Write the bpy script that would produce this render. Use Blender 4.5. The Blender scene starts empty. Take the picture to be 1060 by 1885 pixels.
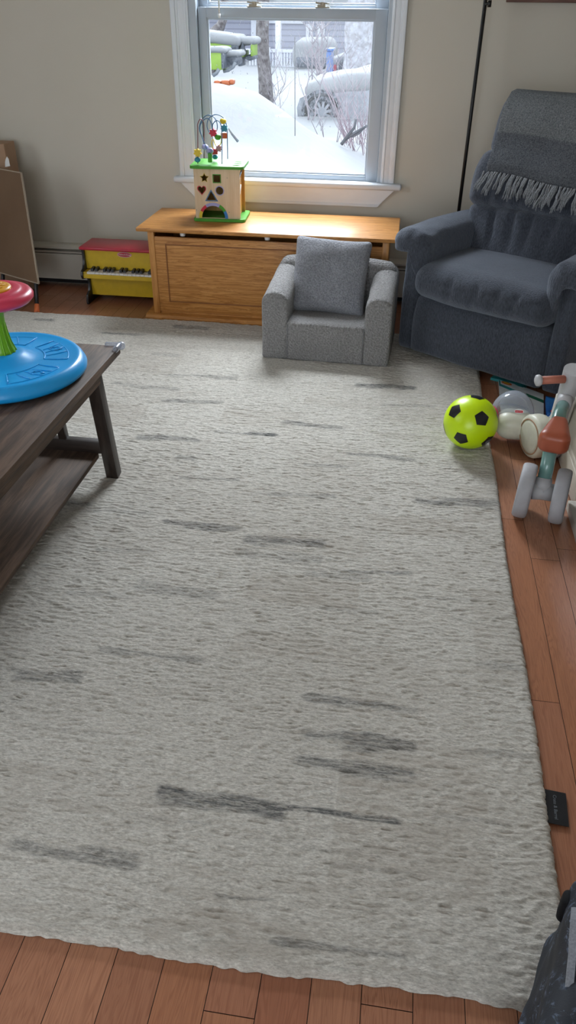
import bpy, bmesh, math, random
import numpy as np
from mathutils import Vector, Matrix, Euler, noise as mnoise
random.seed(7); rng = np.random.default_rng(7)
C = bpy.context.scene.collection
PI = math.pi

# ------------------------------------------------------------------ camera numbers
F, PITCH, ROLL, YAW, EYE = 1396.0, 0.58628, -0.01129, -0.13933, 1.36
cp, sp, cy_, sy_, cr, sr = math.cos(PITCH), math.sin(PITCH), math.cos(YAW), math.sin(YAW), math.cos(ROLL), math.sin(ROLL)
fwd = Vector((sy_*cp, cy_*cp, -sp)); rgt = Vector((cy_, -sy_, 0)); dwn = fwd.cross(rgt)
cam_r = cr*rgt + sr*dwn; cam_d = -sr*rgt + cr*dwn
def at(px, py, Y):
    """point of the place seen at a photo position, on the plane y = Y"""
    d = cam_r*((px-530)/F) + cam_d*((py-942.5)/F) + fwd
    t = Y/d.y
    return Vector((d.x*t, Y, EYE + d.z*t))
def atz(px, py, z):
    d = cam_r*((px-530)/F) + cam_d*((py-942.5)/F) + fwd
    t = (z-EYE)/d.z
    return Vector((d.x*t, d.y*t, z))

# ------------------------------------------------------------------ materials
def lin(c):
    if isinstance(c, str):
        c = [int(c[i:i+2], 16)/255 for i in (0, 2, 4)]
        c = [x/12.92 if x <= .04045 else ((x+.055)/1.055)**2.4 for x in c]
    return (c[0], c[1], c[2], 1)
class NT:
    def __init__(s, name):
        s.m = bpy.data.materials.new(name); s.m.use_nodes = True
        s.t = s.m.node_tree; s.b = s.t.nodes['Principled BSDF']; s.out = s.t.nodes['Material Output']
        s.tc = s.n('ShaderNodeTexCoord')
    def n(s, typ, **kw):
        x = s.t.nodes.new(typ)
        for k, v in kw.items():
            if isinstance(k, str) and hasattr(x, k): setattr(x, k, v)
        return x
    def l(s, a, b): s.t.links.new(a, b)
    def mapping(s, scale=(1, 1, 1), src=None, rot=(0, 0, 0)):
        m = s.n('ShaderNodeMapping'); m.inputs['Scale'].default_value = scale; m.inputs['Rotation'].default_value = rot
        s.l(src or s.tc.outputs['Object'], m.inputs['Vector']); return m.outputs[0]
    def noise(s, scale, detail=4, rough=.55, vec=None, dist=0):
        x = s.n('ShaderNodeTexNoise'); x.inputs['Scale'].default_value = scale; x.inputs['Detail'].default_value = detail
        x.inputs['Roughness'].default_value = rough; x.inputs['Distortion'].default_value = dist
        s.l(vec or s.tc.outputs['Object'], x.inputs['Vector']); return x.outputs[0]
    def ramp(s, f, stops):
        r = s.n('ShaderNodeValToRGB'); e = r.color_ramp.elements
        while len(e) < len(stops): e.new(.5)
        for i, (p, c) in enumerate(stops):
            e[i].position = p; e[i].color = lin(c) if not isinstance(c, (int, float)) else (c, c, c, 1)
        s.l(f, r.inputs[0]); return r.outputs[0]
    def mix(s, f, a, b, mode='MIX'):
        x = s.n('ShaderNodeMix', data_type='RGBA', blend_type=mode)
        for sock, v in ((x.inputs[0], f), (x.inputs[6], a), (x.inputs[7], b)):
            if isinstance(v, (int, float)): sock.default_value = v
            elif isinstance(v, (str, tuple, list)): sock.default_value = lin(v)
            else: s.l(v, sock)
        return x.outputs[2]
    def math(s, op, a, b=None):
        x = s.n('ShaderNodeMath', operation=op)
        for sock, v in ((x.inputs[0], a), (x.inputs[1], b)):
            if v is None: continue
            if isinstance(v, (int, float)): sock.default_value = v
            else: s.l(v, sock)
        return x.outputs[0]
    def col(s, v):
        if isinstance(v, (str, tuple, list)): s.b.inputs['Base Color'].default_value = lin(v)
        else: s.l(v, s.b.inputs['Base Color'])
    def bump(s, h, strength=.3, dist=.01):
        b = s.n('ShaderNodeBump'); b.inputs['Strength'].default_value = strength; b.inputs['Distance'].default_value = dist
        s.l(h, b.inputs['Height']); s.l(b.outputs[0], s.b.inputs['Normal'])
    def rough(s, v): s.b.inputs['Roughness'].default_value = v
def plain(name, c, rough=.5, metal=0, mott=None, bump=None, coat=0, spec=None):
    t = NT(name); t.rough(rough); t.b.inputs['Metallic'].default_value = metal
    if coat: t.b.inputs['Coat Weight'].default_value = coat; t.b.inputs['Coat Roughness'].default_value = .1
    if spec is not None: t.b.inputs['Specular IOR Level'].default_value = spec
    sc, c2 = mott if mott else (30, None)
    if c2 is None:
        base = lin(c); c2 = tuple(x*.9 for x in base[:3])
    t.col(t.mix(t.ramp(t.noise(sc), [(.35, 0.), (.65, 1.)]), c, c2))
    if bump: t.bump(t.noise(bump[0], 5), bump[1], bump[2])
    return t.m
def fabric(name, c1, c2, scale=300, st=.6, dist=.004, fine=None, stretch=(1, 1, 1)):
    t = NT(name); t.rough(.95); t.b.inputs['Specular IOR Level'].default_value = .15
    t.b.inputs['Sheen Weight'].default_value = .25; t.b.inputs['Sheen Roughness'].default_value = .6
    v = t.mapping(stretch)
    n = t.noise(scale, 3, .6, v); big = t.noise(9, 3)
    c = t.mix(t.ramp(n, [(.3, 0.), (.7, 1.)]), c1, c2)
    t.col(t.mix(t.ramp(big, [(.3, .0), (.75, .35)]), c, c1)); t.bump(n, st, dist); return t.m
def wood(name, c1, c2, c3, axis='X', scale=1, rough=.35, coat=.3, ring=1.0):
    t = NT(name); t.rough(rough); t.b.inputs['Coat Weight'].default_value = coat; t.b.inputs['Coat Roughness'].default_value = .2; t.b.inputs['Specular IOR Level'].default_value = .3
    s = {'X': (1.2, 14, 14), 'Y': (14, 1.2, 14), 'Z': (14, 14, 1.2)}[axis]
    v = t.mapping(tuple(x*scale for x in s))
    n = t.noise(2.2, 5, .6, v, .6*ring); f = t.noise(9, 4, .7, t.mapping(tuple(x*scale*(3 if x > 2 else 1) for x in s)))
    c = t.ramp(n, [(.28, c3), (.45, c2), (.62, c1), (.8, c2)])
    if ring > 1.5:
        sx = t.n('ShaderNodeSeparateXYZ'); t.l(t.tc.outputs['Object'], sx.inputs[0])
        sn = t.math('SINE', t.math('ADD', t.math('MULTIPLY', t.math('ADD', sx.outputs[1], sx.outputs[2]), 430.0), t.math('MULTIPLY', n, 26.0)))
        c = t.mix(t.math('MULTIPLY', t.ramp(sn, [(.15, 0.), (1, 1.)]), .55), c, '855422')
    t.col(t.mix(t.ramp(f, [(.4, 0.), (.75, .5)]), c, c3)); t.bump(f, .08, .002); return t.m
def glassm(name, rough=0.0, tint=(1, 1, 1)):
    t = NT(name); tr = t.n('ShaderNodeBsdfTransparent'); tr.inputs[0].default_value = (*tint, 1)
    gl = t.n('ShaderNodeBsdfGlossy'); gl.inputs['Roughness'].default_value = .02
    lw = t.n('ShaderNodeLayerWeight'); geo = t.n('ShaderNodeNewGeometry')
    fr = t.math('MULTIPLY', t.math('MULTIPLY', t.math('POWER', lw.outputs['Facing'], 4.0), .5), t.math('SUBTRACT', 1.0, geo.outputs['Backfacing']))
    mx = t.n('ShaderNodeMixShader'); t.l(t.math('ADD', fr, .02), mx.inputs[0]); t.l(tr.outputs[0], mx.inputs[1]); t.l(gl.outputs[0], mx.inputs[2])
    t.l(mx.outputs[0], t.out.inputs[0]); return t.m

def clear_plastic():
    t = NT('clear_plastic'); b = t.b; b.inputs['Roughness'].default_value = .08; t.col('c4ccd8'); b.inputs['Coat Weight'].default_value = .6
    tr = t.n('ShaderNodeBsdfTransparent'); tr.inputs[0].default_value = (.86, .88, .93, 1); lw = t.n('ShaderNodeLayerWeight'); lw.inputs[0].default_value = .35
    mx = t.n('ShaderNodeMixShader'); t.l(t.ramp(lw.outputs['Facing'], [(0, .18), (1, .85)]), mx.inputs[0]); t.l(tr.outputs[0], mx.inputs[1]); t.l(b.outputs[0], mx.inputs[2])
    t.l(mx.outputs[0], t.out.inputs[0]); return t.m

MT = {}
MT['wall'] = plain('wall_paint', 'ccc7bb', .9, mott=(1.5, 'c8c3b6'), bump=(220, .12, .002))
MT['ceiling'] = plain('ceiling_paint', 'd8d6cf', .95, bump=(150, .1, .002))
MT['trim'] = plain('white_trim_paint', 'dde3ea', .4, mott=(6, 'd8dde3'))
MT['vinyl'] = plain('white_window_vinyl', 'b3bdc8', .4, mott=(5, 'adb8c3'))
MT['heater'] = plain('heater_enamel', 'c9c5ba', .45, mott=(4, 'c0bbb0'))
MT['black'] = plain('black_plastic', '14151a', .35, mott=(40, '1b1c20'))
MT['dark'] = plain('dark_recess', '0d0d10', .8)
MT['blackmetal'] = plain('black_metal', '101012', .4, metal=.2)
MT['glass'] = glassm('window_glass')
MT['clear'] = clear_plastic()
MT['pine'] = wood('pine_wood', 'cf9655', 'bb8244', '9e6630', 'X', 1.6, .5, .12, 2.2)
MT['pineZ'] = wood('pine_wood_upright', 'cf9655', 'bb8244', '9e6630', 'Z', 1.6, .5, .12)
MT['walnut'] = wood('dark_stained_wood', '6b5545', '4c3c31', '33281f', 'Y', 1.3, .6, .0)
MT['walnutZ'] = wood('dark_stained_wood_leg', '3f3530', '302722', '221b17', 'Z', 1.3, .45, .2)
MT['walnutX'] = wood('dark_stained_rail', '3f3530', '302722', '221b17', 'X', 1.3, .45, .2)
MT['recl'] = fabric('blue_grey_chenille', '272a31', '4a4e58', 200, .7, .006, stretch=(1, 1, .3))
MT['recl'].node_tree.nodes['Principled BSDF'].inputs['Sheen Weight'].default_value = .34; MT['recl'].node_tree.nodes['Principled BSDF'].inputs['Sheen Tint'].default_value = (.78, .86, 1, 1)
MT['sherpa'] = fabric('grey_sherpa', '737170', 'adabaa', 125, 1.0, .02)
MT['sherpa2'] = fabric('grey_plush', '6f7178', 'abadb4', 150, .9, .014)
def throw():
    t = NT('grey_knit_throw'); t.rough(1); t.b.inputs['Specular IOR Level'].default_value = .1
    n = t.noise(210, 4, .8)
    u = t.n('ShaderNodeAttribute'); u.attribute_name = 'band'
    lightc = t.mix(t.ramp(n, [(.35, 0.), (.65, 1.)]), '4c5054', '8f9293'); darkc = t.mix(t.ramp(n, [(.35, 0.), (.65, 1.)]), '3a3d43', '75787d')
    t.col(t.mix(u.outputs['Fac'], lightc, darkc)); t.bump(n, 1, .005); return t.m
MT['throw'] = throw()
MT['seam'] = fabric('seam_thread', '5a5b60', '7d7e82', 200, .3, .001)
MT['fringe'] = fabric('throw_fringe_yarn', '565a5e', '93969a', 200, .5, .002)
MT['red'] = plain('piano_red', 'b4283c', .35, coat=.2)
MT['yellow'] = plain('piano_yellow', 'cfae1e', .35, coat=.2)
MT['white'] = plain('white_plastic', 'e6e6e4', .35)
MT['card'] = plain('brown_hardboard', '6e5742', .8, mott=(3, '77604a'))
MT['cardedge'] = plain('hardboard_edge', 'a89a88', .8)
MT['carton'] = plain('carton', 'a88a70', .85, mott=(4, '9c7f66'))
MT['orange'] = plain('orange_rubber', 'd06a35', .5)
MT['blue'] = plain('blue_plastic', '22a4ec', .33, mott=(3, '1d9fe6'))
MT['pink'] = plain('red_pink_plastic', 'd9405f', .33, mott=(5, 'd03a58'))
MT['green'] = plain('lime_green_plastic', '76b518', .3)
MT['hub'] = plain('orange_yellow_plastic', 'e8a726', .35)
MT['ball'] = plain('neon_yellow_rubber', 'c9ea00', .32, mott=(4, 'c4e600'))
MT['ballblack'] = plain('ball_black_print', '16181d', .3)
MT['bikegrey'] = plain('light_grey_plastic', 'b9b9bb', .45)
MT['biketyre'] = plain('grey_foam_tyre', 'a5a5a9', .6)
MT['bikewhite'] = plain('off_white_frame', 'cfccc2', .4)
MT['sage'] = plain('sage_green_metal', '6f9690', .25, coat=.5)
MT['terra'] = plain('terracotta_grip', 'b8705c', .6)
MT['saddle'] = plain('brown_saddle', '9c4f35', .4, mott=(5, '8f4630'))
MT['cream'] = plain('cream_white_plastic', 'dddccb', .4)
MT['rimtan'] = plain('tan_ring', 'b08a6c', .5)
MT['toyred'] = plain('toy_red', 'd22838', .35)
MT['maple'] = wood('light_maple', 'd9c3a5', 'd0b897', 'c4a983', 'Z', .8, .5, .1)
MT['maple2'] = wood('honey_plywood', 'cda15c', 'c09350', 'b08343', 'Z', .8, .5, .1)
MT['cgreen'] = plain('green_paint', '4f9a35', .5, spec=.25)
MT['cblue'] = plain('blue_paint', '2878c0', .35)
MT['steelblue'] = plain('steel_blue_wire', '3f6b94', .3)
MT['wred'] = plain('dark_red_wire', '7e3f48', .3)
MT['lav'] = plain('lavender_paint', '9c9ccb', .4)
MT['cred'] = plain('red_paint', 'c4243c', .35)
MT['cyel'] = plain('yellow_paint', 'd9bd2c', .4)
MT['teal'] = plain('teal_paint', '2d8aa0', .35)
MT['corange'] = plain('orange_paint', 'd2622e', .4)
MT['rose'] = plain('dusty_rose_paint', 'b57880', .4)
MT['cabinet'] = plain('white_cabinet_paint', 'cfc8ba', .45, mott=(4, 'c8c1b2'))
MT['smoke'] = plain('dark_cabinet_glass', '1c2022', .08)
MT['pack'] = plain('white_packaging', 'dfe6ea', .35)
MT['packteal'] = plain('teal_packaging', '2f8f94', .35)
MT['packgreen'] = plain('green_packaging', '2a6f58', .4)
MT['packblue'] = plain('blue_packaging', '2468c8', .3, mott=(14, '3f8fe0'))
MT['greytext'] = plain('grey_lettering', '6d7278', .6)
MT['brass'] = plain('beige_metal', 'a69c88', .4, metal=.3)
# outdoors
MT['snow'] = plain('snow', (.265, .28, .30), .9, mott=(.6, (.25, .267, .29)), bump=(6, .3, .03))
MT['bark'] = plain('bark', '5f5a5c', .95, mott=(14, '8a8788'), bump=(18, .8, .03))
MT['barkpale'] = plain('snow_dusted_bark', '8f8d92', .95, mott=(9, 'b9bcc6'), bump=(18, .8, .03))
MT['twig'] = plain('twig_bark', '9a949c', .9)
MT['twigred'] = plain('bush_twig_bark', 'a0909a', .9)
MT['stick'] = plain('dead_wood', '50535a', .9, mott=(20, '62656c'))
def siding():
    t = NT('grey_siding'); t.rough(.8)
    w = t.n('ShaderNodeTexWave', bands_direction='Z'); w.inputs['Scale'].default_value = 2.2; w.inputs['Distortion'].default_value = 0
    t.l(t.tc.outputs['Object'], w.inputs['Vector'])
    t.col(t.mix(t.ramp(w.outputs['Fac'], [(0, 0.), (.25, 1.)]), '8b8d9c', 'a3a6b6')); return t.m
MT['siding'] = siding()
MT['hwhite'] = plain('house_white', 'd8dce6', .6)
MT['hglass'] = plain('house_window_glass', '6a7488', .1)
MT['lime'] = plain('lime_outdoor_plastic', '8cae48', .5, mott=(8, '7fa040'))
MT['char'] = plain('charcoal_outdoor_plastic', '3c4450', .5, mott=(18, '6f7782'))
MT['greybar'] = plain('grey_plastic_leg', '7e858e', .5)
MT['oplastic'] = plain('orange_outdoor_plastic', 'a85a34', .5)
MT['silver'] = plain('silver_car_paint', 'a2a8b2', .35, metal=.2, mott=(8, '7f868f'))
MT['tyre'] = plain('snowy_tyre', '2f343c', .9, mott=(26, '8c929c'), bump=(60, .6, .01))
MT['alloy'] = plain('alloy_wheel', '9aa0aa', .35, metal=.4)
MT['darkcar'] = plain('dark_car_paint', '4a4f5a', .35, mott=(6, '5c616b'))
MT['taillight'] = plain('red_tail_light', 'b04050', .3)
MT['bin'] = plain('blue_bin_plastic', '5a7fc0', .5)

# floor planks
def floor_mat():
    t = NT('oak_strip_floor'); t.rough(.33); t.b.inputs['Coat Weight'].default_value = .25; t.b.inputs['Coat Roughness'].default_value = .25
    a = t.n('ShaderNodeAttribute'); a.attribute_name = 'tone'
    vm = t.n('ShaderNodeVectorMath', operation='ADD'); t.l(t.tc.outputs['Object'], vm.inputs[0])
    cb = t.n('ShaderNodeCombineXYZ'); t.l(t.math('MULTIPLY', a.outputs['Fac'], 37.0), cb.inputs[0]); t.l(t.math('MULTIPLY', a.outputs['Fac'], 91.0), cb.inputs[1])
    t.l(cb.outputs[0], vm.inputs[1])
    v = t.mapping((11, .55, 9), vm.outputs[0])
    n = t.noise(3.0, 3, .5, v, .8)
    w = t.n('ShaderNodeMath', operation='SINE'); t.l(t.math('MULTIPLY', n, 120.0), w.inputs[0])
    g = t.math('ADD', t.math('MULTIPLY', w.outputs[0], .5), .5)
    f = t.noise(5, 5, .7, t.mapping((60, 2.5, 60), vm.outputs[0]))
    base = t.ramp(a.outputs['Fac'], [(0, '9c694e'), (.3, 'a77457'), (.6, 'a36c4c'), (.8, 'b07d60'), (1, '976046')])
    c = t.mix(t.math('MULTIPLY', t.ramp(g, [(.45, 0.), (.95, 1.)]), .38), base, '7a4830')
    c = t.mix(t.ramp(f, [(.45, 0.), (.75, .5)]), c, '80503a')
    t.col(c); t.bump(f, .12, .001); return t.m
MT['floor'] = floor_mat()
def rug_mat():
    t = NT('ivory_wool_rug'); t.rough(1); t.b.inputs['Specular IOR Level'].default_value = .05
    t.b.inputs['Sheen Weight'].default_value = .15
    a = t.n('ShaderNodeAttribute'); a.attribute_name = 'streak'
    b = t.n('ShaderNodeAttribute'); b.attribute_name = 'tan'
    fine = t.noise(1, 3, .7, t.mapping((110, 330, 200)))
    mid = t.noise(1, 4, .6, t.mapping((9, 70, 20))); grain = t.noise(1, 4, .8, t.mapping((120, 230, 160)), 1.2); dash = t.noise(1, 4, .75, t.mapping((16, 150, 60)), .5)
    base = t.mix(t.ramp(fine, [(.3, 0.), (.7, 1.)]), 'a5a199', 'e5e1d8')
    tan = t.mix(t.math('MULTIPLY', t.math('MULTIPLY', b.outputs['Fac'], .6), t.ramp(mid, [(.4, .25), (.62, 1.)])), base, 'a69d91')
    st = t.math('MULTIPLY', a.outputs['Fac'], t.ramp(fine, [(.25, 1.), (.75, .6)]))
    st = t.math('MULTIPLY', st, t.ramp(dash, [(.40, .36), (.56, 1.)]))
    t.col(t.mix(st, tan, '3c4044')); t.bump(grain, .8, .004); return t.m
MT['rug'] = rug_mat()
def bag_mat():
    t = NT('navy_star_speckle_fabric'); t.rough(.7)
    n = t.noise(38, 6, .8, t.tc.outputs['Object'], 1.5); m = t.noise(5, 3)
    f = t.math('MULTIPLY', t.ramp(n, [(.54, 0.), (.61, 1.)]), t.ramp(t.noise(11, 3), [(.46, 0.), (.56, 1.)]))
    c = t.mix(t.ramp(m, [(.35, 0.), (.65, 1.)]), '15171e', '1d242f')
    t.col(t.mix(f, c, '72819a')); t.bump(t.noise(400), .4, .001); return t.m
MT['bag'] = bag_mat()

# ------------------------------------------------------------------ helpers
def tag(o, label=None, cat=None, group=None, kind=None):
    if label: o['label'] = label
    if cat: o['category'] = cat
    if group: o['group'] = group
    if kind: o['kind'] = kind
    return o
def empty(name, loc=(0, 0, 0), rz=0, **kw):
    o = bpy.data.objects.new(name, None); o.empty_display_size = .1; C.objects.link(o); o.location = loc; o.rotation_euler = (0, 0, rz)
    return tag(o, **kw)
def link(name, me, mat=None, parent=None, smooth=False, **kw):
    o = bpy.data.objects.new(name, me); C.objects.link(o)
    if mat is not None:
        for m in (mat if isinstance(mat, (list, tuple)) else [mat]): me.materials.append(MT[m] if isinstance(m, str) else m)
    if smooth:
        me.polygons.foreach_set('use_smooth', [True]*len(me.polygons))
    if parent: o.parent = parent
    return tag(o, **kw)
class MB:
    """collects shapes for ONE mesh object"""
    def __init__(s): s.bm = bmesh.new()
    def box(s, x0, x1, y0, y1, z0, z1, bev=0, M=None, mi=0):
        t = bmesh.new(); bmesh.ops.create_cube(t, size=1)
        for v in t.verts: v.co = Vector(((x0+x1)/2+v.co.x*(x1-x0), (y0+y1)/2+v.co.y*(y1-y0), (z0+z1)/2+v.co.z*(z1-z0)))
        if bev: bmesh.ops.bevel(t, geom=t.edges[:], offset=bev, segments=2, affect='EDGES', profile=.5)
        return s.add(t, M, mi)
    def add(s, t, M=None, mi=0):
        if M is not None: bmesh.ops.transform(t, matrix=M, verts=t.verts)
        if mi:
            for f in t.faces: f.material_index = mi
        me = bpy.data.meshes.new('tmp'); t.to_mesh(me); t.free(); s.bm.from_mesh(me); bpy.data.meshes.remove(me); return s
    def tube(s, pts, r, seg=10, caps=True, mi=0, closed=False):
        pts = [Vector(p) for p in pts]; rs = r if isinstance(r, (list, tuple)) else [r]*len(pts)
        t = bmesh.new(); rings = []; n = len(pts); up = None
        for i, p in enumerate(pts):
            d = (pts[min(i+1, n-1)] - pts[max(i-1, 0)]) if not closed else (pts[(i+1) % n]-pts[i-1])
            d = d.normalized() if d.length > 1e-9 else Vector((0, 0, 1))
            if up is None: up = Vector((0, 0, 1)) if abs(d.z) < .9 else Vector((1, 0, 0))
            a = d.cross(up)
            if a.length < 1e-4: a = d.cross(Vector((0, 1, 0)))
            a.normalize(); b = a.cross(d); up = b
            rings.append([t.verts.new(p + a*math.cos(k*2*PI/seg)*rs[i] + b*math.sin(k*2*PI/seg)*rs[i]) for k in range(seg)])
        for i in range(n-1 + (1 if closed else 0)):
            A, B = rings[i], rings[(i+1) % n]
            for k in range(seg): t.faces.new((A[k], B[k], B[(k+1) % seg], A[(k+1) % seg]))
        if caps and not closed:
            t.faces.new(rings[0]); t.faces.new(rings[-1][::-1])
        bmesh.ops.recalc_face_normals(t, faces=t.faces)
        return s.add(t, None, mi)
    def bar(s, a, b, w, h, up=(0, 0, 1), M=None, mi=0, bev=0):
        a, b = Vector(a), Vector(b); d = b-a; L = d.length; d.normalize(); up = Vector(up)
        x = d.cross(up).normalized(); y = x.cross(d)
        R = Matrix((x, d, y)).transposed().to_4x4(); R.translation = (a+b)/2
        return s.box(-w/2, w/2, -L/2, L/2, -h/2, h/2, bev, (M @ R) if M else R, mi)
    def lathe(s, prof, seg=48, M=None, mi=0):
        t = bmesh.new(); rings = []
        for r, z in prof:
            if r < 1e-6: rings.append([t.verts.new((0, 0, z))])
            else: rings.append([t.verts.new((r*math.cos(k*2*PI/seg), r*math.sin(k*2*PI/seg), z)) for k in range(seg)])
        for A, B in zip(rings, rings[1:]):
            for k in range(seg):
                k2 = (k+1) % seg
                q = [A[k % len(A)], A[k2 % len(A)], B[k2 % len(B)], B[k % len(B)]]
                q2 = []
                for v in q:
                    if v not in q2: q2.append(v)
                if len(q2) > 2: t.faces.new(q2)
        bmesh.ops.recalc_face_normals(t, faces=t.faces)
        return s.add(t, M, mi)
    def prism(s, poly, depth, M=None, mi=0, bev=0):
        """poly in XY, extruded 0..depth in Z"""
        t = bmesh.new(); v = [t.verts.new((x, y, 0)) for x, y in poly]; f = t.faces.new(v)
        r = bmesh.ops.extrude_face_region(t, geom=[f]); bmesh.ops.translate(t, vec=(0, 0, depth), verts=[g for g in r['geom'] if isinstance(g, bmesh.types.BMVert)])
        bmesh.ops.recalc_face_normals(t, faces=t.faces)
        if bev: bmesh.ops.bevel(t, geom=t.edges[:], offset=bev, segments=2, affect='EDGES')
        return s.add(t, M, mi)
    def ball(s, c, r, sub=2, sc=(1, 1, 1), mi=0):
        t = bmesh.new(); bmesh.ops.create_icosphere(t, subdivisions=sub, radius=r)
        return s.add(t, Matrix.Translation(c) @ Matrix.Diagonal((*sc, 1)), mi)
    def build(s, name, mat, parent=None, smooth=False, auto=None, **kw):
        me = bpy.data.meshes.new(name); s.bm.to_mesh(me); s.bm.free()
        o = link(name, me, mat, parent, smooth, **kw)
        if auto: 
            me.polygons.foreach_set('use_smooth', [True]*len(me.polygons))
            me.set_sharp_from_angle(angle=math.radians(auto))
        return o
def T(x=0, y=0, z=0): return Matrix.Translation((x, y, z))
def R(a, ax): return Matrix.Rotation(a, 4, ax)
XZ = Matrix(((1, 0, 0, 0), (0, 0, -1, 0), (0, 1, 0, 0), (0, 0, 0, 1)))   # (x,y,z)->(x,-z,y): plate standing, thickness toward -y
YZ = Matrix(((0, 0, 1, 0), (1, 0, 0, 0), (0, 1, 0, 0), (0, 0, 0, 1)))    # (x,y,z)->(z,x,y): plate in the YZ plane, thickness toward +x
def plate(splines, th, bev=0):
    """filled 2D outline(s) with holes -> mesh in XY, thickness centred on z"""
    cu = bpy.data.curves.new('tmpc', 'CURVE'); cu.dimensions = '2D'; cu.fill_mode = 'BOTH'; cu.extrude = th/2
    for pts in splines:
        sp = cu.splines.new('POLY'); sp.points.add(len(pts)-1); sp.use_cyclic_u = True
        for p, q in zip(sp.points, pts): p.co = (q[0], q[1], 0, 1)
    return from_curve(cu)
def from_curve(cu):
    o = bpy.data.objects.new('tmpo', cu); C.objects.link(o)
    dg = bpy.context.evaluated_depsgraph_get(); me = bpy.data.meshes.new_from_object(o.evaluated_get(dg))
    bpy.data.objects.remove(o); bpy.data.curves.remove(cu)
    t = bmesh.new(); t.from_mesh(me); bpy.data.meshes.remove(me); me = None
    return t
def text(body, size, th=.0006):
    cu = bpy.data.curves.new('tmpt', 'FONT'); cu.body = body; cu.size = size; cu.extrude = th/2; cu.align_x = 'CENTER'; cu.align_y = 'CENTER'
    cu.resolution_u = 3
    return from_curve(cu)
def circ(r, n=32, cx=0, cy=0, a0=0, a1=2*PI, ry=None):
    full = abs(a1-a0-2*PI) < 1e-6
    return [(cx+r*math.cos(a0+(a1-a0)*k/(n if full else n-1)), cy+(ry or r)*math.sin(a0+(a1-a0)*k/(n if full else n-1))) for k in range(n)]
def star(r, r2, cx, cy, n=5): return [(cx+(r if k % 2 == 0 else r2)*math.sin(k*PI/n), cy+(r if k % 2 == 0 else r2)*math.cos(k*PI/n)) for k in range(2*n)]
def rrect(x0, x1, y0, y1, r, n=6):
    P = []
    for cx, cy, a in ((x1-r, y1-r, 0), (x0+r, y1-r, PI/2), (x0+r, y0+r, PI), (x1-r, y0+r, 1.5*PI)):
        P += [(cx+r*math.cos(a+PI/2*k/n), cy+r*math.sin(a+PI/2*k/n)) for k in range(n+1)]
    return P
def rbox(c, s, r, n=12, deform=None, M=None):
    """soft rounded box: centre, size, corner radius (scalar or xyz), grid n -> bmesh"""
    t = bmesh.new(); bmesh.ops.create_cube(t, size=2); bmesh.ops.subdivide_edges(t, edges=t.edges[:], cuts=n, use_grid_fill=True)
    h = Vector(s)/2; r = Vector(r) if hasattr(r, '__len__') else Vector((r, r, r))
    r = Vector([min(r[i], h[i]*.999) for i in range(3)])
    for v in t.verts:
        q = []
        for i in range(3):   # crowd the grid toward the rims so that the round corners stay smooth
            a = v.co[i]; k = .45; q.append(math.copysign(abs(a)*(1-k)+k*math.sin(abs(a)*PI/2), a)*h[i])
        q = Vector(q); core = Vector([max(-(h[i]-r[i]), min(h[i]-r[i], q[i])) for i in range(3)])
        d = q-core; e = Vector([d[i]/r[i] for i in range(3)])
        if e.length > 1e-9: e.normalize()
        on = [abs(abs(q[i])-h[i]) < 1e-6 for i in range(3)]
        p = core + Vector([e[i]*r[i] for i in range(3)])
        if deform: p = deform(p, h)
        v.co = p
    bmesh.ops.transform(t, matrix=(M or Matrix.Identity(4)) @ Matrix.Translation(c), verts=t.verts)
    return t
def soft(name, bm, mat, parent=None, **kw): return MB().add(bm).build(name, mat, parent, smooth=True, **kw)
def wob(p, s=8, a=.004, seed=0):
    v = mnoise.noise_vector(Vector(p)*s+Vector((seed, seed*1.7, -seed))); return v*a

# ------------------------------------------------------------------ the room
WX0, WX1, WY0, WY1, H = -3.25, 1.65, -2.6, 4.24, 2.42
def wall_with_hole(name, axis, pos, th, lo, hi, holes, mat='wall', thick_out=1):
    m = MB()
    cuts = sorted(set([lo, hi] + [h[0] for h in holes] + [h[1] for h in holes]))
    for a, b in zip(cuts, cuts[1:]):
        hs = [h for h in holes if h[0] <= a+1e-6 and h[1] >= b-1e-6]
        segs = [(0, H)] if not hs else [(0, hs[0][2]), (hs[0][3], H)]
        for z0, z1 in segs:
            if z1-z0 < 1e-4: continue
            p0, p1 = (pos, pos+th) if thick_out > 0 else (pos-th, pos)
            if axis == 'Y': m.box(a, b, p0, p1, z0, z1)
            else: m.box(p0, p1, a, b, z0, z1)
    return m.build(name, mat, kind='structure')
OX0, OX1, OZ0, OZ1 = -1.112, -.122, .585, 2.10        # window opening in the back wall
wall_with_hole('wall_back', 'Y', WY1, .14, WX0-.14, WX1+.14, [(OX0, OX1, OZ0, OZ1)])
wall_with_hole('wall_left', 'X', WX0, .14, WY0, WY1, [(.2, 1.9, .75, 2.1)], thick_out=-1)
wall_with_hole('wall_right', 'X', WX1, .14, WY0, WY1, [], thick_out=1)
wall_with_hole('wall_front', 'Y', WY0, .14, WX0-.14, WX1+.14, [(-1.9, .5, .06, 2.12)], thick_out=-1)
MB().box(WX0-.14, WX1+.14, WY0-.14, WY1+.14, H, H+.12).build('ceiling', 'ceiling', kind='structure')
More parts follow.
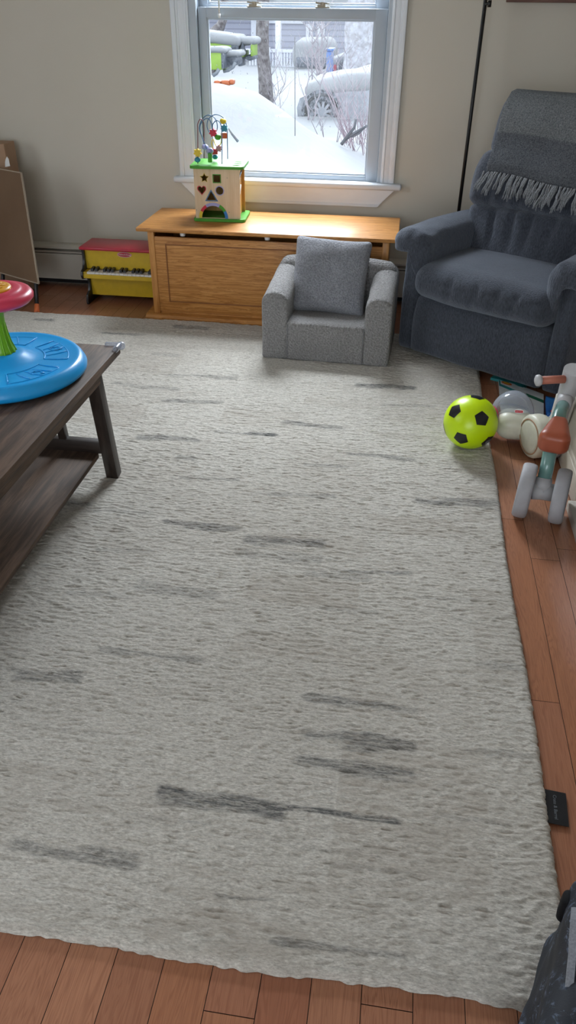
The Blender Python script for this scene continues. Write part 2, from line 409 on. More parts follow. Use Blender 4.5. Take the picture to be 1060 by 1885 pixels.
# oak strip floor: every strip a face set of its own tone, dark seams between
def build_floor():
    bw = .0843; x = .467; cols = []
    while x-bw > WX0: x -= bw
    verts, faces, tone = [], [], []
    def quad(x0, x1, y0, y1, z, tn):
        i = len(verts); verts.extend([(x0, y0, z), (x1, y0, z), (x1, y1, z), (x0, y1, z)]); faces.append((i, i+1, i+2, i+3)); tone.append(tn)
    fixed = {(-.208): [.555], (.0455): [.603], (.3827): [1.323, 2.10], (.467): [1.896, 2.503]}
    g = .0007
    while x < WX1:
        ys = None
        for k, v in fixed.items():
            if abs(k-x) < .01: ys = list(v)
        if ys is None: ys = [random.uniform(.75, 1.3)]
        lo_y = {.555: .15, .603: .15, 1.323: .60, 1.896: .95}.get(ys[0], .30)      # no joint shows above this on the bare strips
        while ys[0] > WY0:
            nx_ = ys[0]-random.uniform(.45, 1.1); ys.insert(0, min(nx_, lo_y-random.uniform(0, .3)) if len([y for y in ys if y < lo_y]) == 0 else nx_)
        while ys[-1] < WY1: ys.append(ys[-1]+random.uniform(.45, 1.1))
        for a, b in zip(ys, ys[1:]):
            a, b = max(a, WY0), min(b, WY1)
            if b > a: quad(max(x, WX0)+g, min(x+bw, WX1)-g, a+g, b-g, 0, random.random())
        x += bw
    n = len(faces)
    i = len(verts); verts.extend([(WX0-.14, WY0-.14, -.0025), (WX1+.14, WY0-.14, -.0025), (WX1+.14, WY1+.14, -.0025), (WX0-.14, WY1+.14, -.0025)]); faces.append((i, i+1, i+2, i+3)); tone.append(0)
    j = len(verts); verts.extend([(a, b, -.12) for a, b in ((WX0-.14, WY0-.14), (WX1+.14, WY0-.14), (WX1+.14, WY1+.14), (WX0-.14, WY1+.14))])
    for k in range(4): faces.append((j+k, j+(k+1) % 4, i+(k+1) % 4, i+k)); tone.append(0)
    faces.append((j+3, j+2, j+1, j)); tone.append(0)
    me = bpy.data.meshes.new('floor'); me.from_pydata(verts, [], faces)
    at_ = me.attributes.new('tone', 'FLOAT', 'FACE'); at_.data.foreach_set('value', tone)
    link('floor', me, ['floor', 'dark'], kind='structure')
    mi = [0]*n + [1]*(len(faces)-n); me.polygons.foreach_set('material_index', mi)
build_floor()

# ------------------------------------------------------------------ window in the back wall
def frame_mb(x0, x1, z0, z1, y0, y1, wl, wr, wt, wb, bev=.003):
    m = MB()
    m.box(x0, x0+wl, y0, y1, z0, z1, bev); m.box(x1-wr, x1, y0, y1, z0, z1, bev)
    m.box(x0+wl-.002, x1-wr+.002, y0+.001, y1-.001, z1-wt, z1, bev); m.box(x0+wl-.002, x1-wr+.002, y0+.001, y1-.001, z0, z0+wb, bev); return m
W = empty('window_1', (-.617, WY1, .6), kind='structure')
Wi = W.matrix_basis.inverted() if False else Matrix.Translation((.617, -WY1, -.6))
def wpart(mb, name, mat, parent=W, **kw):
    bmesh.ops.transform(mb.bm, matrix=Wi, verts=mb.bm.verts); return mb.build(name, mat, parent, **kw)
wpart(frame_mb(OX0, OX1, OZ0+.004, OZ1, WY1-.002, WY1+.138, .045, .028, .03, .018), 'window_frame', 'vinyl', auto=40)
def casing(x_out, x_in, z0, z1):
    m = MB(); s = 1 if x_in > x_out else -1; w = abs(x_in-x_out)
    for a, b, d in ((0, .28, .022), (.24, .42, .016), (.40, .8, .0135), (.78, .9, .017), (.88, 1, .011)):
        xa, xb = x_out+s*w*a, x_out+s*w*b
        m.box(min(xa, xb), max(xa, xb), WY1-d, WY1, z0, z1, .003)
    return m
wpart(casing(-1.19, -1.105, .612, 2.19), 'casing', 'trim', auto=40)
wpart(casing(-.063, -.132, .612, 2.19), 'casing', 'trim', auto=40)
wpart(MB().box(-1.19, -.063, WY1-.0225, WY1, 2.10, 2.19, .004), 'head_casing', 'trim', auto=40)
st = MB(); st.box(-1.222, -.022, WY1-.052, WY1+.03, .583, .612, .009); wpart(st, 'stool', 'trim', auto=50)
ap = MB()
for z1, z0, d in ((.583, .553, .026), (.555, .53, .020), (.532, .505, .015), (.507, .495, .021)):
    zt = (.583-z1)*.95; zb = (.583-z0)*.95
    poly = [(-1.19+zb, z0), (-.055-zb, z0), (-.055-zt, z1), (-1.19+zt, z1)]
    ap.prism(poly, d, T(0, WY1, 0) @ XZ, bev=.002)
wpart(ap, 'apron', 'trim', auto=40)
def sash(y0, x0, x1, z0, z1, wl, wr, wt, wb, name):
    f = wpart(frame_mb(x0, x1, z0, z1, y0, y0+.034, wl, wr, wt, wb, .004), name, 'vinyl', auto=40)
    bd = frame_mb(x0+wl-.004, x1-wr+.004, z0+wb-.004, z1-wt+.004, y0+.008, y0+.026, .012, .012, .012, .012, .002)
    bmesh.ops.transform(bd.bm, matrix=Wi, verts=bd.bm.verts); bd.build('glazing_bead', 'vinyl', f)
    g = MB().box(x0+wl-.002, x1-wr+.002, y0+.016, y0+.019, z0+wb-.002, z1-wt+.002)
    bmesh.ops.transform(g.bm, matrix=Wi, verts=g.bm.verts); g.build('glass_pane', 'glass', f)
    return f
low = sash(WY1+.022, -1.064, -.152, .603, 1.362, .042, .058, .044, .034, 'lower_sash')
sash(WY1+.062, -1.064, -.152, 1.335, 2.07, .042, .058, .04, .04, 'upper_sash')
for lx in (-.79, -.462):
    m = MB(); m.box(lx-.034, lx+.034, WY1+.028, WY1+.052, 1.362, 1.368, .002); m.box(lx-.025, lx+.012, WY1+.03, WY1+.05, 1.366, 1.376, .002)
    m.lathe([(0, 0), (.011, 0), (.011, .012), (0, .013)], 16, T(lx+.002, WY1+.04, 1.37)); m.bar((lx, WY1+.038, 1.378), (lx-.034, WY1+.03, 1.384), .010, .006)
    m.bar((lx-.01, WY1+.034, 1.384), (lx+.03, WY1+.04, 1.379), .008, .005)
    wpart(m, 'sash_lock', 'brass', auto=40)
bw_ = MB().tube([(-.948, WY1-.005, 2.08), (-.952, WY1-.006, 1.33)], .004, 8).tube([(-.952, WY1-.006, 1.335), (-.952, WY1-.006, 1.318)], .0055, 8)
wpart(bw_, 'blind_wand', 'white', smooth=True)
# side and rear windows (behind the camera) that let the daylight in
for nm, ax, pos, lo, hi, z0, z1, sg in (('window_2', 'X', WX0, .2, 1.9, .75, 2.1, -1), ('door_1', 'Y', WY0, -1.9, .5, .06, 2.12, -1)):
    m = MB(); g = MB(); mid = (lo+hi)/2
    for a, b in ((lo, mid+.03), (mid-.03, hi)):
        if ax == 'X':
            for (p, q, r_, s_) in ((a, a+.06, z0, z1), (b-.06, b, z0, z1), (a, b, z0, z0+.06), (a, b, z1-.06, z1)): m.box(pos-.09, pos-.05, p, q, r_, s_)
        else:
            for (p, q, r_, s_) in ((a, a+.06, z0, z1), (b-.06, b, z0, z1), (a, b, z0, z0+.08), (a, b, z1-.06, z1)): m.box(p, q, pos-.09, pos-.05, r_, s_)
    if ax == 'X': g.box(pos-.072, pos-.068, lo+.05, hi-.05, z0+.05, z1-.05)
    else: g.box(lo+.05, hi-.05, pos-.072, pos-.068, z0+.05, z1-.05)
    f = m.build(nm, 'trim', kind='structure'); g.build('glass_pane', 'glass', f)

# ------------------------------------------------------------------ baseboard heater
HB = empty('baseboard_heater', (-.8, WY1, 0), label='long off-white baseboard heater low along the wall behind the toy piano', cat='heater')
def loc_mb(root):
    o = (Matrix.Translation(root.location) @ Matrix.Rotation(root.rotation_euler.z, 4, 'Z')).inverted()
    return o
def part(mb, name, mat, root, inv=None, parent=None, **kw):
    bmesh.ops.transform(mb.bm, matrix=inv if inv is not None else loc_mb(root), verts=mb.bm.verts)
    return mb.build(name, mat, parent or root, **kw)
hx0, hx1 = -2.95, .9
part(MB().prism([(4.239, .035), (4.239, .232), (4.195, .232), (4.172, .222), (4.172, .212), (4.232, .212), (4.232, .035)], hx1-hx0, T(hx0, 0, 0) @ YZ), 'back_plate', 'heater', HB)
part(MB().prism([(4.168, .198), (4.205, .204), (4.205, .200), (4.171, .19)], hx1-hx0-.02, T(hx0+.01, 0, 0) @ YZ), 'damper', 'heater', HB)
part(MB().prism([(4.164, .045), (4.164, .18), (4.172, .186), (4.176, .18), (4.170, .176), (4.170, .045)], hx1-hx0-.02, T(hx0+.01, 0, 0) @ YZ), 'front_cover', 'heater', HB)
part(MB().box(hx0+.02, hx1-.02, 4.18, 4.23, .02, .2), 'fin_core', 'dark', HB)

# ------------------------------------------------------------------ rug
def smooth2(a, ky, kx):
    def k(n):
        w = np.exp(-.5*(np.arange(-2*n, 2*n+1)/max(n, .5))**2); return w/w.sum()
    if ky: a = np.apply_along_axis(lambda v: np.convolve(np.pad(v, 2*ky, mode='wrap'), k(ky), 'valid'), 0, a)
    if kx: a = np.apply_along_axis(lambda v: np.convolve(np.pad(v, 2*kx, mode='wrap'), k(kx), 'valid'), 1, a)
    return (a-a.mean())/(a.std()+1e-9)
def build_rug():
    x0, x1, y0, y1 = -2.03, .398, .628, 3.685
    nx, ny = 760, 1450
    X, Y = np.meshgrid(np.linspace(x0, x1, nx), np.linspace(y0, y1, ny))
    dx = np.minimum(X-x0, x1-X); dy = np.minimum(Y-y0, y1-Y)
    # rounded corners by pulling the outline in
    rc = .05
    rnd = np.clip(smooth2(rng.standard_normal((ny, nx)), 1, 2), -1.6, 1.6); yarn = np.clip(1-1.25*np.abs(smooth2(rng.standard_normal((ny, nx)), 2, 4)), -.6, 1); ph = smooth2(rng.standard_normal((ny, nx)), 7, 12); lrg = smooth2(rng.standard_normal((ny, nx)), 80, 50)
    rows = np.sin(2*np.pi*Y/.0125 + 2.4*ph)
    Z = .0162 + .00025*rows + .0007*rnd + .0016*yarn + .0004*lrg
    e = np.clip(np.minimum(dx, dy)/.016, 0, 1); Z = Z*np.sqrt(np.clip(1-(1-e)**2, 0, 1)) + .001
    Xd = X.copy(); Yd = Y.copy()
    cx = np.where(X > (x0+x1)/2, x1-rc, x0+rc); cyy = np.where(Y > (y0+y1)/2, y1-rc, y0+rc)
    ox, oy = X-cx, Y-cyy; cm = (np.sign(ox) == np.sign(cx-(x0+x1)/2)) & (np.sign(oy) == np.sign(cyy-(y0+y1)/2))
    mx = np.maximum(abs(ox), abs(oy)); L = np.hypot(ox, oy)+1e-9
    Xd = np.where(cm, cx+ox*mx/L, X); Yd = np.where(cm, cyy+oy*mx/L, Y)
    Xd = Xd + .0014*rnd*np.clip(1-dx/.012, 0, 1); Yd = Yd + .0014*rnd*np.clip(1-dy/.012, 0, 1)
    wv = .004*np.sin(X*5+.5)+.003*np.sin(X*11)   # hem is not quite straight
    Yd = Yd + wv*np.clip(1-dy/.3, 0, 1); Xd = Xd + .003*np.sin(Y*6)*np.clip(1-dx/.3, 0, 1)
    # woven streaks, as (photo ends, thickness in px, darkness)
    S = [(290,1462,525,1492,34,1.),(400,1468,735,1517,11,1.),(560,1350,762,1378,28,.8),(545,1402,762,1428,24,.8),(560,1284,765,1310,15,.7),(20,1556,252,1590,26,.65),
         (500,1730,742,1766,16,.6),(400,1648,495,1656,9,.6),(180,1196,372,1214,12,.6),(30,1238,150,1246,22,.65),(0,1228,60,1238,10,.4),(250,1078,402,1096,22,.4),(300,962,440,976,14,.75),
         (450,992,597,1003,18,.8),(435,1017,592,1032,16,.4),(765,921,916,930,15,.75),(655,709,766,714,8,.95),(520,777,632,790,7,.7),(448,798,510,801,5,1.),(395,795,450,799,4,.5),
         (252,804,366,812,8,.75),(185,613,266,618,4,.7),(62,589,100,590,5,.8),(318,602,382,607,6,.7),(280,652,330,655,5,.35),(310,690,436,696,6,.5),(205,706,330,718,6,.45),(298,738,410,741,7,.65),
         (325,842,360,848,12,.5),(640,836,762,846,6,.7),(560,1056,682,1064,14,.3),(640,1052,758,1056,5,.6),(118,925,168,929,8,.8),(120,935,280,945,8,.3),(480,908,620,916,9,.45),(330,880,440,884,5,.4),
         (880,1225,958,1232,18,.35),(860,1380,980,1395,12,.3),(590,1120,700,1130,10,.25),(120,1090,240,1100,9,.25),(60,1340,200,1352,10,.2),(240,1500,380,1518,8,.3),(20,680,60,682,4,.4),(560,855,640,860,4,.4),(700,745,800,748,4,.35),
         (600,1590,760,1612,12,.25),(800,1500,940,1520,9,.25),(760,1100,880,1106,6,.25),(180,1010,280,1018,8,.25),(560,1560,700,1580,8,.2)]
    stk = np.zeros_like(X); edge = smooth2(rng.standard_normal((ny, nx)), 3, 10)
    for ax, ay, bx, by, th, d in S:
        a = atz(ax, ay, .016); b = atz(bx, by, .016)
        tt = (atz((ax+bx)/2, (ay+by)/2-th/2, .016)-atz((ax+bx)/2, (ay+by)/2+th/2, .016)).length
        u = (X-a.x)/(b.x-a.x); yc = a.y+(b.y-a.y)*np.clip(u, 0, 1)
        w = np.clip(1.25-np.abs(Y-yc)/(tt*.5)+.28*edge, 0, 1)*np.clip(u*((b.x-a.x)/.02)+.5, 0, 1)*np.clip((1-u)*((b.x-a.x)/.02)+.5, 0, 1)
        stk = np.maximum(stk, np.clip(w*1.6, 0, 1)*d)
    # blocks of slightly different wool
    colw = np.floor((X+.03)/.305)
    tan = np.zeros_like(X)
    for c in np.unique(colw):
        m = colw == c; yy = y0
        r_ = random.Random(int(c)*13+5)
        while yy < y1:
            h = r_.uniform(.05, .22); v = r_.random()**2
            tan = np.where(m & (Y >= yy) & (Y < yy+h), v*.9, tan); yy += h
    tan = np.clip(tan + .12*lrg, 0, 1)
    me = bpy.data.meshes.new('area_rug'); nv = nx*ny
    me.vertices.add(nv); me.vertices.foreach_set('co', np.stack([Xd, Yd, Z], -1).astype(np.float32).ravel())
    i = np.arange(nv).reshape(ny, nx); q = np.stack([i[:-1, :-1], i[:-1, 1:], i[1:, 1:], i[1:, :-1]], -1).reshape(-1, 4)
    me.loops.add(q.size); me.loops.foreach_set('vertex_index', q.ravel().astype(np.int32))
    me.polygons.add(len(q)); me.polygons.foreach_set('loop_start', np.arange(0, q.size, 4, dtype=np.int32)); me.polygons.foreach_set('loop_total', np.full(len(q), 4, dtype=np.int32))
    me.update(calc_edges=True)
    for nm, ar in (('streak', stk), ('tan', tan)):
        a_ = me.attributes.new(nm, 'FLOAT', 'POINT'); a_.data.foreach_set('value', ar.astype(np.float32).ravel())
    return link('area_rug', me, 'rug', smooth=True, label='large ivory wool area rug with grey dashes on the oak floor', cat='rug')
rug = build_rug()
tgM = Matrix.Translation((.4245, 1.026, .006)) @ R(math.radians(-4), 'Z') @ R(math.radians(2), 'Y')
tg = MB().box(-.04, .013, -.04, .04, -.0006, .0006, .0003, tgM)
tgo = tg.build('woven_label', 'black', rug, label='black woven brand tag sewn to the rug hem')
tx = MB().add(text('Crate & Barrel', .0098), tgM @ T(-.011, 0, .0012) @ R(-PI/2, 'Z')); tx.build('lettering', 'greytext', tgo)

RZ = .018   # top of the pile

# ------------------------------------------------------------------ toy chest
CH = empty('toy_chest', (-.66, 3.92, 0), label='long honey pine toy chest with a raised lid under the window', cat='chest')
cx0, cx1, cy0, cy1 = -1.236, -.052, 3.722, 4.118
part(MB().box(-1.281, -.012, 3.682, 4.135, .448, .467, .006), 'lid', 'pine', CH, auto=40)
part(MB().box(cx0+.03, cx1-.03, cy0+.004, cy0+.022, .045, .418, .003), 'front_panel', 'pine', CH, auto=40)
gr = frame_mb(cx0+.085, cx1-.085, .095, .385, cy0+.001, cy0+.0045, .006, .006, .006, .006, .001); part(gr, 'panel_groove', plain('routed_groove', '8a5426', .5), CH)
for sx in (0, 1):
    xx = cx0 if sx == 0 else cx1-.032
    part(MB().box(xx, xx+.032, cy0, cy0+.03, .03, .447, .003), 'corner_stile', 'pineZ', CH, auto=40)
    part(MB().box(xx if sx == 0 else xx+.012, xx+.02 if sx == 0 else xx+.032, cy0+.028, cy1, .03, .447, .002), 'side_panel', 'pineZ', CH)
part(MB().box(cx0+.02, cx1-.02, cy1-.018, cy1-.001, .03, .447), 'back_panel', 'pine', CH)
part(MB().box(cx0+.01, cx1-.01, cy0+.012, cy1-.01, .03, .047), 'bottom_board', 'pine', CH)
part(MB().prism([(3.692, 0.002), (3.692, .018), (3.70, .03), (3.716, .034), (4.12, .034), (4.12, .002)], 1.262, T(-1.275, 0, 0) @ YZ, bev=.001), 'plinth', 'pine', CH, auto=30)
for bx_ in (-1.06, -.64, -.28):
    part(MB().lathe([(0, 0), (.012, 0), (.014, .01), (.010, .022), (0, .022)], 16, T(bx_, cy0+.012, .4255)), 'bumper', 'white', CH, smooth=True)

# ------------------------------------------------------------------ activity cube on the chest
CZ = .468
cfx0, cfx1, cfy0, cfy1 = -1.031, -.806, 3.878, 4.06
AC = empty('activity_cube', (-.93, 3.97, CZ), label='wooden activity cube with bead maze on top of the pine toy chest', cat='toy')
def rr_prism(x0, x1, y0, y1, r, z0, z1, M=None):
    return MB().prism(rrect(x0, x1, y0, y1, r), z1-z0, (M or Matrix.Identity(4)) @ T(0, 0, z0), bev=.0015)
part(rr_prism(-1.041, -.782, 3.862, 4.082, .018, CZ, CZ+.013), 'base_board', 'cgreen', AC, auto=40)
TZ = CZ+.256
# top board with three round slots at the right
def top_board():
    outer = rrect(-1.047, -.784, 3.860, 4.08, .018); holes = [circ(.022, 24, -.826, yy, ry=.010) for yy in (3.905, 3.955, 4.005)]
    return MB().add(plate([outer]+holes, .013), T(0, 0, TZ-.0065))
part(top_board(), 'top_board', 'cgreen', AC, auto=40)
fw = cfx1-cfx0; pxs = fw/(440-355)
def fx(px): return cfx0+(px-355.0)*fw/(440-353.5)
def fz(py): return CZ+.013+(404-py)*.230/(404-307)
heart = [(fx(369)+.0098*1.0*(16*math.sin(t)**3)/16, fz(348)+.0098*(13*math.cos(t)-5*math.cos(2*t)-2*math.cos(3*t)-math.cos(4*t))/14.5) for t in [k*2*PI/32 for k in range(32)]]
hl = dict(star=star(.0215, .0105, fx(375), fz(325)), square=[(fx(392), fz(333)), (fx(405), fz(333)), (fx(405), fz(319)), (fx(392), fz(319))],
          circle=circ(.0185, 28, fx(403), fz(349)), triangle=[(fx(377.5), fz(368)), (fx(396.5), fz(368)), (fx(386.5), fz(350.5))], heart=[(fx(369)+(x-fx(369))*1.9, fz(348)+(y-fz(348))*1.9) for x, y in heart])
arch_c = (fx(389.5), fz(403.5)); arch = circ(.058, 24, *arch_c, 0, PI)
fp = MB().add(plate([[(cfx0, CZ+.013), (cfx1, CZ+.013), (cfx1, TZ-.013), (cfx0, TZ-.013)], *hl.values(), [(x, y+.001) for x, y in arch]], .008), T(0, cfy0+.004, 0) @ XZ)
fpo = part(fp, 'front_panel', 'maple', AC, auto=40)
def grow(p, k):
    cx = sum(a for a, b in p)/len(p); cz = sum(b for a, b in p)/len(p); return [(cx+(a-cx)*k, cz+(b-cz)*k) for a, b in p]
for nm, mt, k in (('star', 'cyel', 1.12), ('square', 'cgreen', 1.2), ('circle', 'lav', 1.2), ('triangle', 'steelblue', 1.32), ('heart', 'cred', 1.2)):
    part(MB().add(plate([grow(hl[nm], k), hl[nm]], .0012), T(0, cfy0-.0006, 0) @ XZ), nm+'_rim', mt, AC, parent=fpo)
for a0, a1, mt in ((152, 180, 'cyel'), (122, 152, 'cred'), (62, 122, 'lav'), (30, 62, 'cgreen'), (0, 30, 'cblue')):
    A0, A1 = math.radians(a0), math.radians(a1)
    part(MB().add(plate([circ(.073, 10, *arch_c, A0, A1)+circ(.0585, 10, *arch_c, A1, A0)], .0015), T(0, cfy0-.0007, 0) @ XZ), 'arch_segment', mt, AC, parent=fpo)
for sx_, sz_ in ((356, 322), (418, 324), (357, 388), (420, 391)):
    part(MB().lathe([(0, 0), (.0024, 0), (.002, .0012), (0, .0015)], 10, T(fx(sx_), cfy0, fz(sz_)) @ R(PI/2, 'X')), 'screw', 'brass', AC, parent=fpo)
part(MB().box(cfx0, cfx0+.008, cfy0+.008, cfy1, CZ+.013, TZ-.013), 'side_panel', 'maple', AC)
part(MB().box(cfx0+.008, cfx1, cfy1-.008, cfy1, CZ+.013, TZ-.013), 'back_panel', 'maple2', AC)
sp_ = part(MB().box(cfx1-.022, cfx1-.014, cfy0+.008, cfy1-.008, CZ+.013, TZ-.013), 'side_panel', 'maple2', AC, label='recessed honey wood side panel')
AC_TRACK=0
part(MB().tube([(cfx1-.012, 3.88, .66), (cfx1-.010, 3.94, .665), (cfx1-.010, 4.0, .675), (cfx1-.012, 4.04, .678)], .0035, 8), 'blue_track', 'steelblue', AC, parent=sp_, smooth=True)
part(MB().tube([(cfx1-.009, 3.90, .57), (cfx1-.009, 3.93, .585), (cfx1-.009, 3.955, .60), (cfx1-.009, 3.975, .625)], .003, 8).tube([(cfx1-.009, 3.90, .57), (cfx1-.009, 3.885, .56), (cfx1-.009, 3.90, .552), (cfx1-.009, 3.915, .562)], .003, 8), 'white_track', 'white', AC, parent=sp_, smooth=True)
part(MB().box(cfx1-.013, cfx1-.009, 3.89, 3.97, .497, .501), 'red_slot', 'cred', AC, parent=sp_)
AC.rotation_euler.z = math.radians(3.5)
# bead maze wires
def wire(pts, mt, r=.0022):
    # smooth (Catmull-Rom) through photo points given with a depth
    P = [at(a, b, c) for a, b, c in pts]; out = []
    for i in range(len(P)-1):
        p0, p1, p2, p3 = P[max(i-1, 0)], P[i], P[i+1], P[min(i+2, len(P)-1)]
        for k in range(8):
            t = k/8; out.append(.5*((2*p1)+(p2-p0)*t+(2*p0-5*p1+4*p2-p3)*t*t+(3*p1-p0-3*p2+p3)*t**3))
    out.append(P[-1])
    return part(MB().tube(out, r, 8), 'wire', mt, AC, smooth=True)
def zfix(px, py, Y): return (px, py, Y)
wire([(364, 301, 3.88), (364, 277, 3.88), (364, 240, 3.88), (364, 228, 3.88), (369, 219, 3.89), (374, 224, 3.92), (375.5, 235, 3.94), (375.5, 265, 3.98), (375.5, 291, 4.02)], 'wred')
wire([(375.5, 291, 4.02), (375, 262, 4.02), (367, 238, 4.0), (371, 222, 3.98), (382, 212, 3.97), (395, 217, 3.97), (400, 232, 3.96), (396, 245, 3.96), (386, 244, 3.96), (381, 232, 3.96), (384, 219, 3.96), (396, 211, 3.96), (410, 216, 3.95), (417, 232, 3.95), (418.5, 262, 3.95), (419, 293, 3.95)], 'steelblue')
wire([(387, 299, 3.90), (386, 284, 3.9), (379, 270, 3.92), (370, 247, 3.94), (368, 232, 3.95), (376, 220, 3.96), (385, 219, 3.96), (390, 232, 3.95), (391, 240, 3.94)], 'steelblue')
wire([(391, 240, 3.93), (392, 228, 3.92), (399, 222, 3.91), (405, 226, 3.9), (408, 240, 3.89), (408.5, 270, 3.88), (408.5, 302, 3.88)], 'steelblue')
wire([(396, 292, 4.0), (395, 280, 4.0), (390, 268, 4.0), (390, 259, 4.0), (393, 257, 4.0), (395, 264, 4.0), (401, 270, 3.98), (407, 262, 3.97), (407, 245, 3.96)], 'cyel')
def bead(px, py, Y, r, mt, shape='round'):
    p = at(px, py, Y); m = MB()
    if shape == 'round': m.lathe([(0, -r*.8), (r*.6, -r*.7), (r*.95, -r*.3), (r, 0), (r*.95, r*.3), (r*.6, r*.7), (0, r*.8)], 20, T(*p))
    elif shape == 'cyl': m.lathe([(0, -r), (r*.75, -r), (r*.9, -r*.8), (r*.9, r*.8), (r*.75, r), (0, r)], 20, T(*p))
    elif shape == 'star': m.add(plate([star(r*1.25, r*.85, 0, 0, 7)], r*1.1), T(*p) @ R(PI/2, 'X'))
    elif shape == 'cube': m.box(-r, r, -r*.8, r*.8, -r*.9, r*.9, r*.2, T(*p) @ R(.2, 'Z'))
    part(m, 'bead', mt, AC, auto=50)
bead(363.5, 294, 3.88, .0148, 'teal'); bead(364, 281, 3.88, .0165, 'cyel', 'star')
bead(377.5, 271, 3.95, .0165, 'lav'); bead(386, 278, 3.92, .018, 'lav'); bead(386.5, 294, 3.90, .0115, 'cgreen', 'cyl'); bead(386.5, 287, 3.90, .0115, 'cgreen', 'cyl')
bead(396, 289, 4.0, .0135, 'teal'); bead(395.5, 279, 4.0, .0135, 'cred', 'cube'); bead(403, 273, 3.98, .014, 'rose', 'star')
bead(392.5, 244, 3.94, .0165, 'cred', 'star'); bead(401, 252.5, 3.94, .0155, 'cgreen'); bead(410.5, 223, 3.95, .0158, 'cyel'); bead(413, 235.5, 3.95, .0150, 'teal', 'star'); bead(412.5, 249.5, 3.95, .0135, 'corange', 'cube')

# ------------------------------------------------------------------ toy piano
PN = empty('toy_piano', (-1.46, 3.98, 0), label='small red and yellow upright toy piano left of the pine chest', cat='toy piano')
p0x, p1x = -1.668, -1.262
side = [(3.905, .288), (4.085, .288), (4.085, .0), (3.885, 0), (3.88, .015), (3.89, .05), (3.925, .065), (3.94, .10), (3.93, .135), (3.862, .145), (3.852, .165), (3.858, .185), (3.885, .195), (3.90, .215), (3.908, .25)]
for xx in (p0x, p1x-.012): part(MB().prism(side, .012, T(xx, 0, 0) @ YZ, bev=.0015), 'side_panel', 'black', PN, auto=40)
part(MB().box(p0x-.008, p1x+.004, 3.893, 4.09, .288, .304, .005), 'lid', 'red', PN, auto=50)
part(MB().box(p0x+.012, p1x-.012, 3.925, 3.935, .185, .288), 'upper_board', 'yellow', PN)
part(MB().box(p0x+.010, p1x-.010, 3.862, 3.934, .150, .172, .002), 'key_bed', 'yellow', PN)
part(MB().box(p0x+.012, p0x+.03, 3.866, 3.93, .172, .182, .001), 'key_block', 'yellow', PN)
part(MB().box(p0x+.012, p1x-.012, 3.955, 3.965, .035, .150), 'lower_board', 'yellow', PN)
part(MB().box(p0x+.012, p1x-.012, 4.06, 4.07, .035, .288), 'back_board', 'yellow', PN)
kw = .0225; nk = 16; kx = p0x+.031
k0 = MB().box(0, kw-.0012, 3.867, 3.925, .172, .182, .001)
wk = part(k0, 'white_key', 'white', PN, inv=Matrix.Identity(4)); wk.location = Vector((kx, 0, 0))-PN.location
for i in range(1, nk):
    c = wk.copy(); C.objects.link(c); c.parent = PN; c.location = Vector((kx+i*kw, 0, 0))-PN.location
bk0 = MB().prism([(3.885, .182), (3.888, .196), (3.925, .199), (3.925, .182)], .0145, T(-.00725, 0, 0) @ YZ, bev=.0008)
bk = part(bk0, 'black_key', 'black', PN, inv=Matrix.Identity(4)); first = True
for i in range(1, nk):
    if (i-1) % 7 in (2, 6): continue
    c = bk if first else bk.copy()
    if not first: C.objects.link(c); c.parent = PN
    first = False; c.location = Vector((kx+i*kw, 0, 0))-PN.location
lg = at(229, 469, 3.9245)
lo_ = part(MB().add(plate([circ(.040, 32, 0, 0, ry=.0145)], .001), T(lg.x, 3.9243, lg.z) @ XZ), 'logo_badge', 'red', PN, label='red oval maker badge')
part(MB().add(text('Melissa & Doug', .0105), T(lg.x, 3.9236, lg.z) @ XZ), 'lettering', 'white', PN, parent=lo_)
part(MB().add(plate([circ(.0388, 32, 0, 0, ry=.0133), circ(.0372, 32, 0, 0, ry=.0117)], .0006), T(lg.x, 3.9236, lg.z) @ XZ), 'badge_outline', 'white', PN, parent=lo_)

# ------------------------------------------------------------------ easel, carton, bundle at the left
A_ = at(38, 318, 3.90); B_ = at(70, 522, 3.75); TL_ = atz(-150, 284, A_.z); BL_ = atz(-110, 484, B_.z)
EA = empty('easel', (B_.x, B_.y, 0), label='kids easel with a plain brown board and orange rubber feet, at the left edge', cat='easel')
dirx = (A_-TL_).normalized(); TL_ = A_-dirx*.40; BL_ = B_-dirx*.40
nrm = (A_-B_).cross(TL_-A_).normalized()
if nrm.y > 0: nrm = -nrm
def slab(q, n, th):
    t = bmesh.new(); a = [t.verts.new(p) for p in q]; b = [t.verts.new(p+n*th) for p in q]
    t.faces.new(a); t.faces.new(b[::-1])
    for i in range(4): t.faces.new((a[i], b[i], b[(i+1) % 4], a[(i+1) % 4]))
    bmesh.ops.recalc_face_normals(t, faces=t.faces); return t
bo = part(MB().add(slab([A_, B_, BL_, TL_], -nrm, .006)), 'board', 'card', EA)
em = MB()
for a, b in ((A_, B_), (B_, BL_), (BL_, TL_), (TL_, A_)): em.bar(a-nrm*.004, b-nrm*.004, .005, .009, up=nrm)
part(em, 'edge_strip', 'cardedge', EA, parent=bo)
foot = atz(68, 577, 0.0)
up_ = (A_-B_).normalized()
legt = B_ - dirx*.065 - nrm*.040
def easel_leg(top, ft):
    l = part(MB().tube([top+up_*.12-nrm*.02-dirx*.055, top+up_*.02, ft+(top-ft).normalized()*.035], .0105, 12), 'leg', 'black', EA, smooth=True)
    part(MB().tube([ft+(top-ft).normalized()*.05, ft+(top-ft).normalized()*.02, ft+Vector((0, 0, .001))], [.0125, .0135, .017], 14), 'rubber_foot', 'orange', EA, parent=l, smooth=True)
easel_leg(legt, foot); easel_leg(legt-dirx*.28, foot-dirx*.29)
BX = empty('cardboard_box', (-2.3, 4.1, 0), label='tall brown cardboard box standing against the wall behind the easel', cat='box')
part(MB().box(-2.62, -2.062, 4.035, 4.155, 0, .765, .003), 'carton', 'carton', BX)
tp = at(12, 294, 4.035)
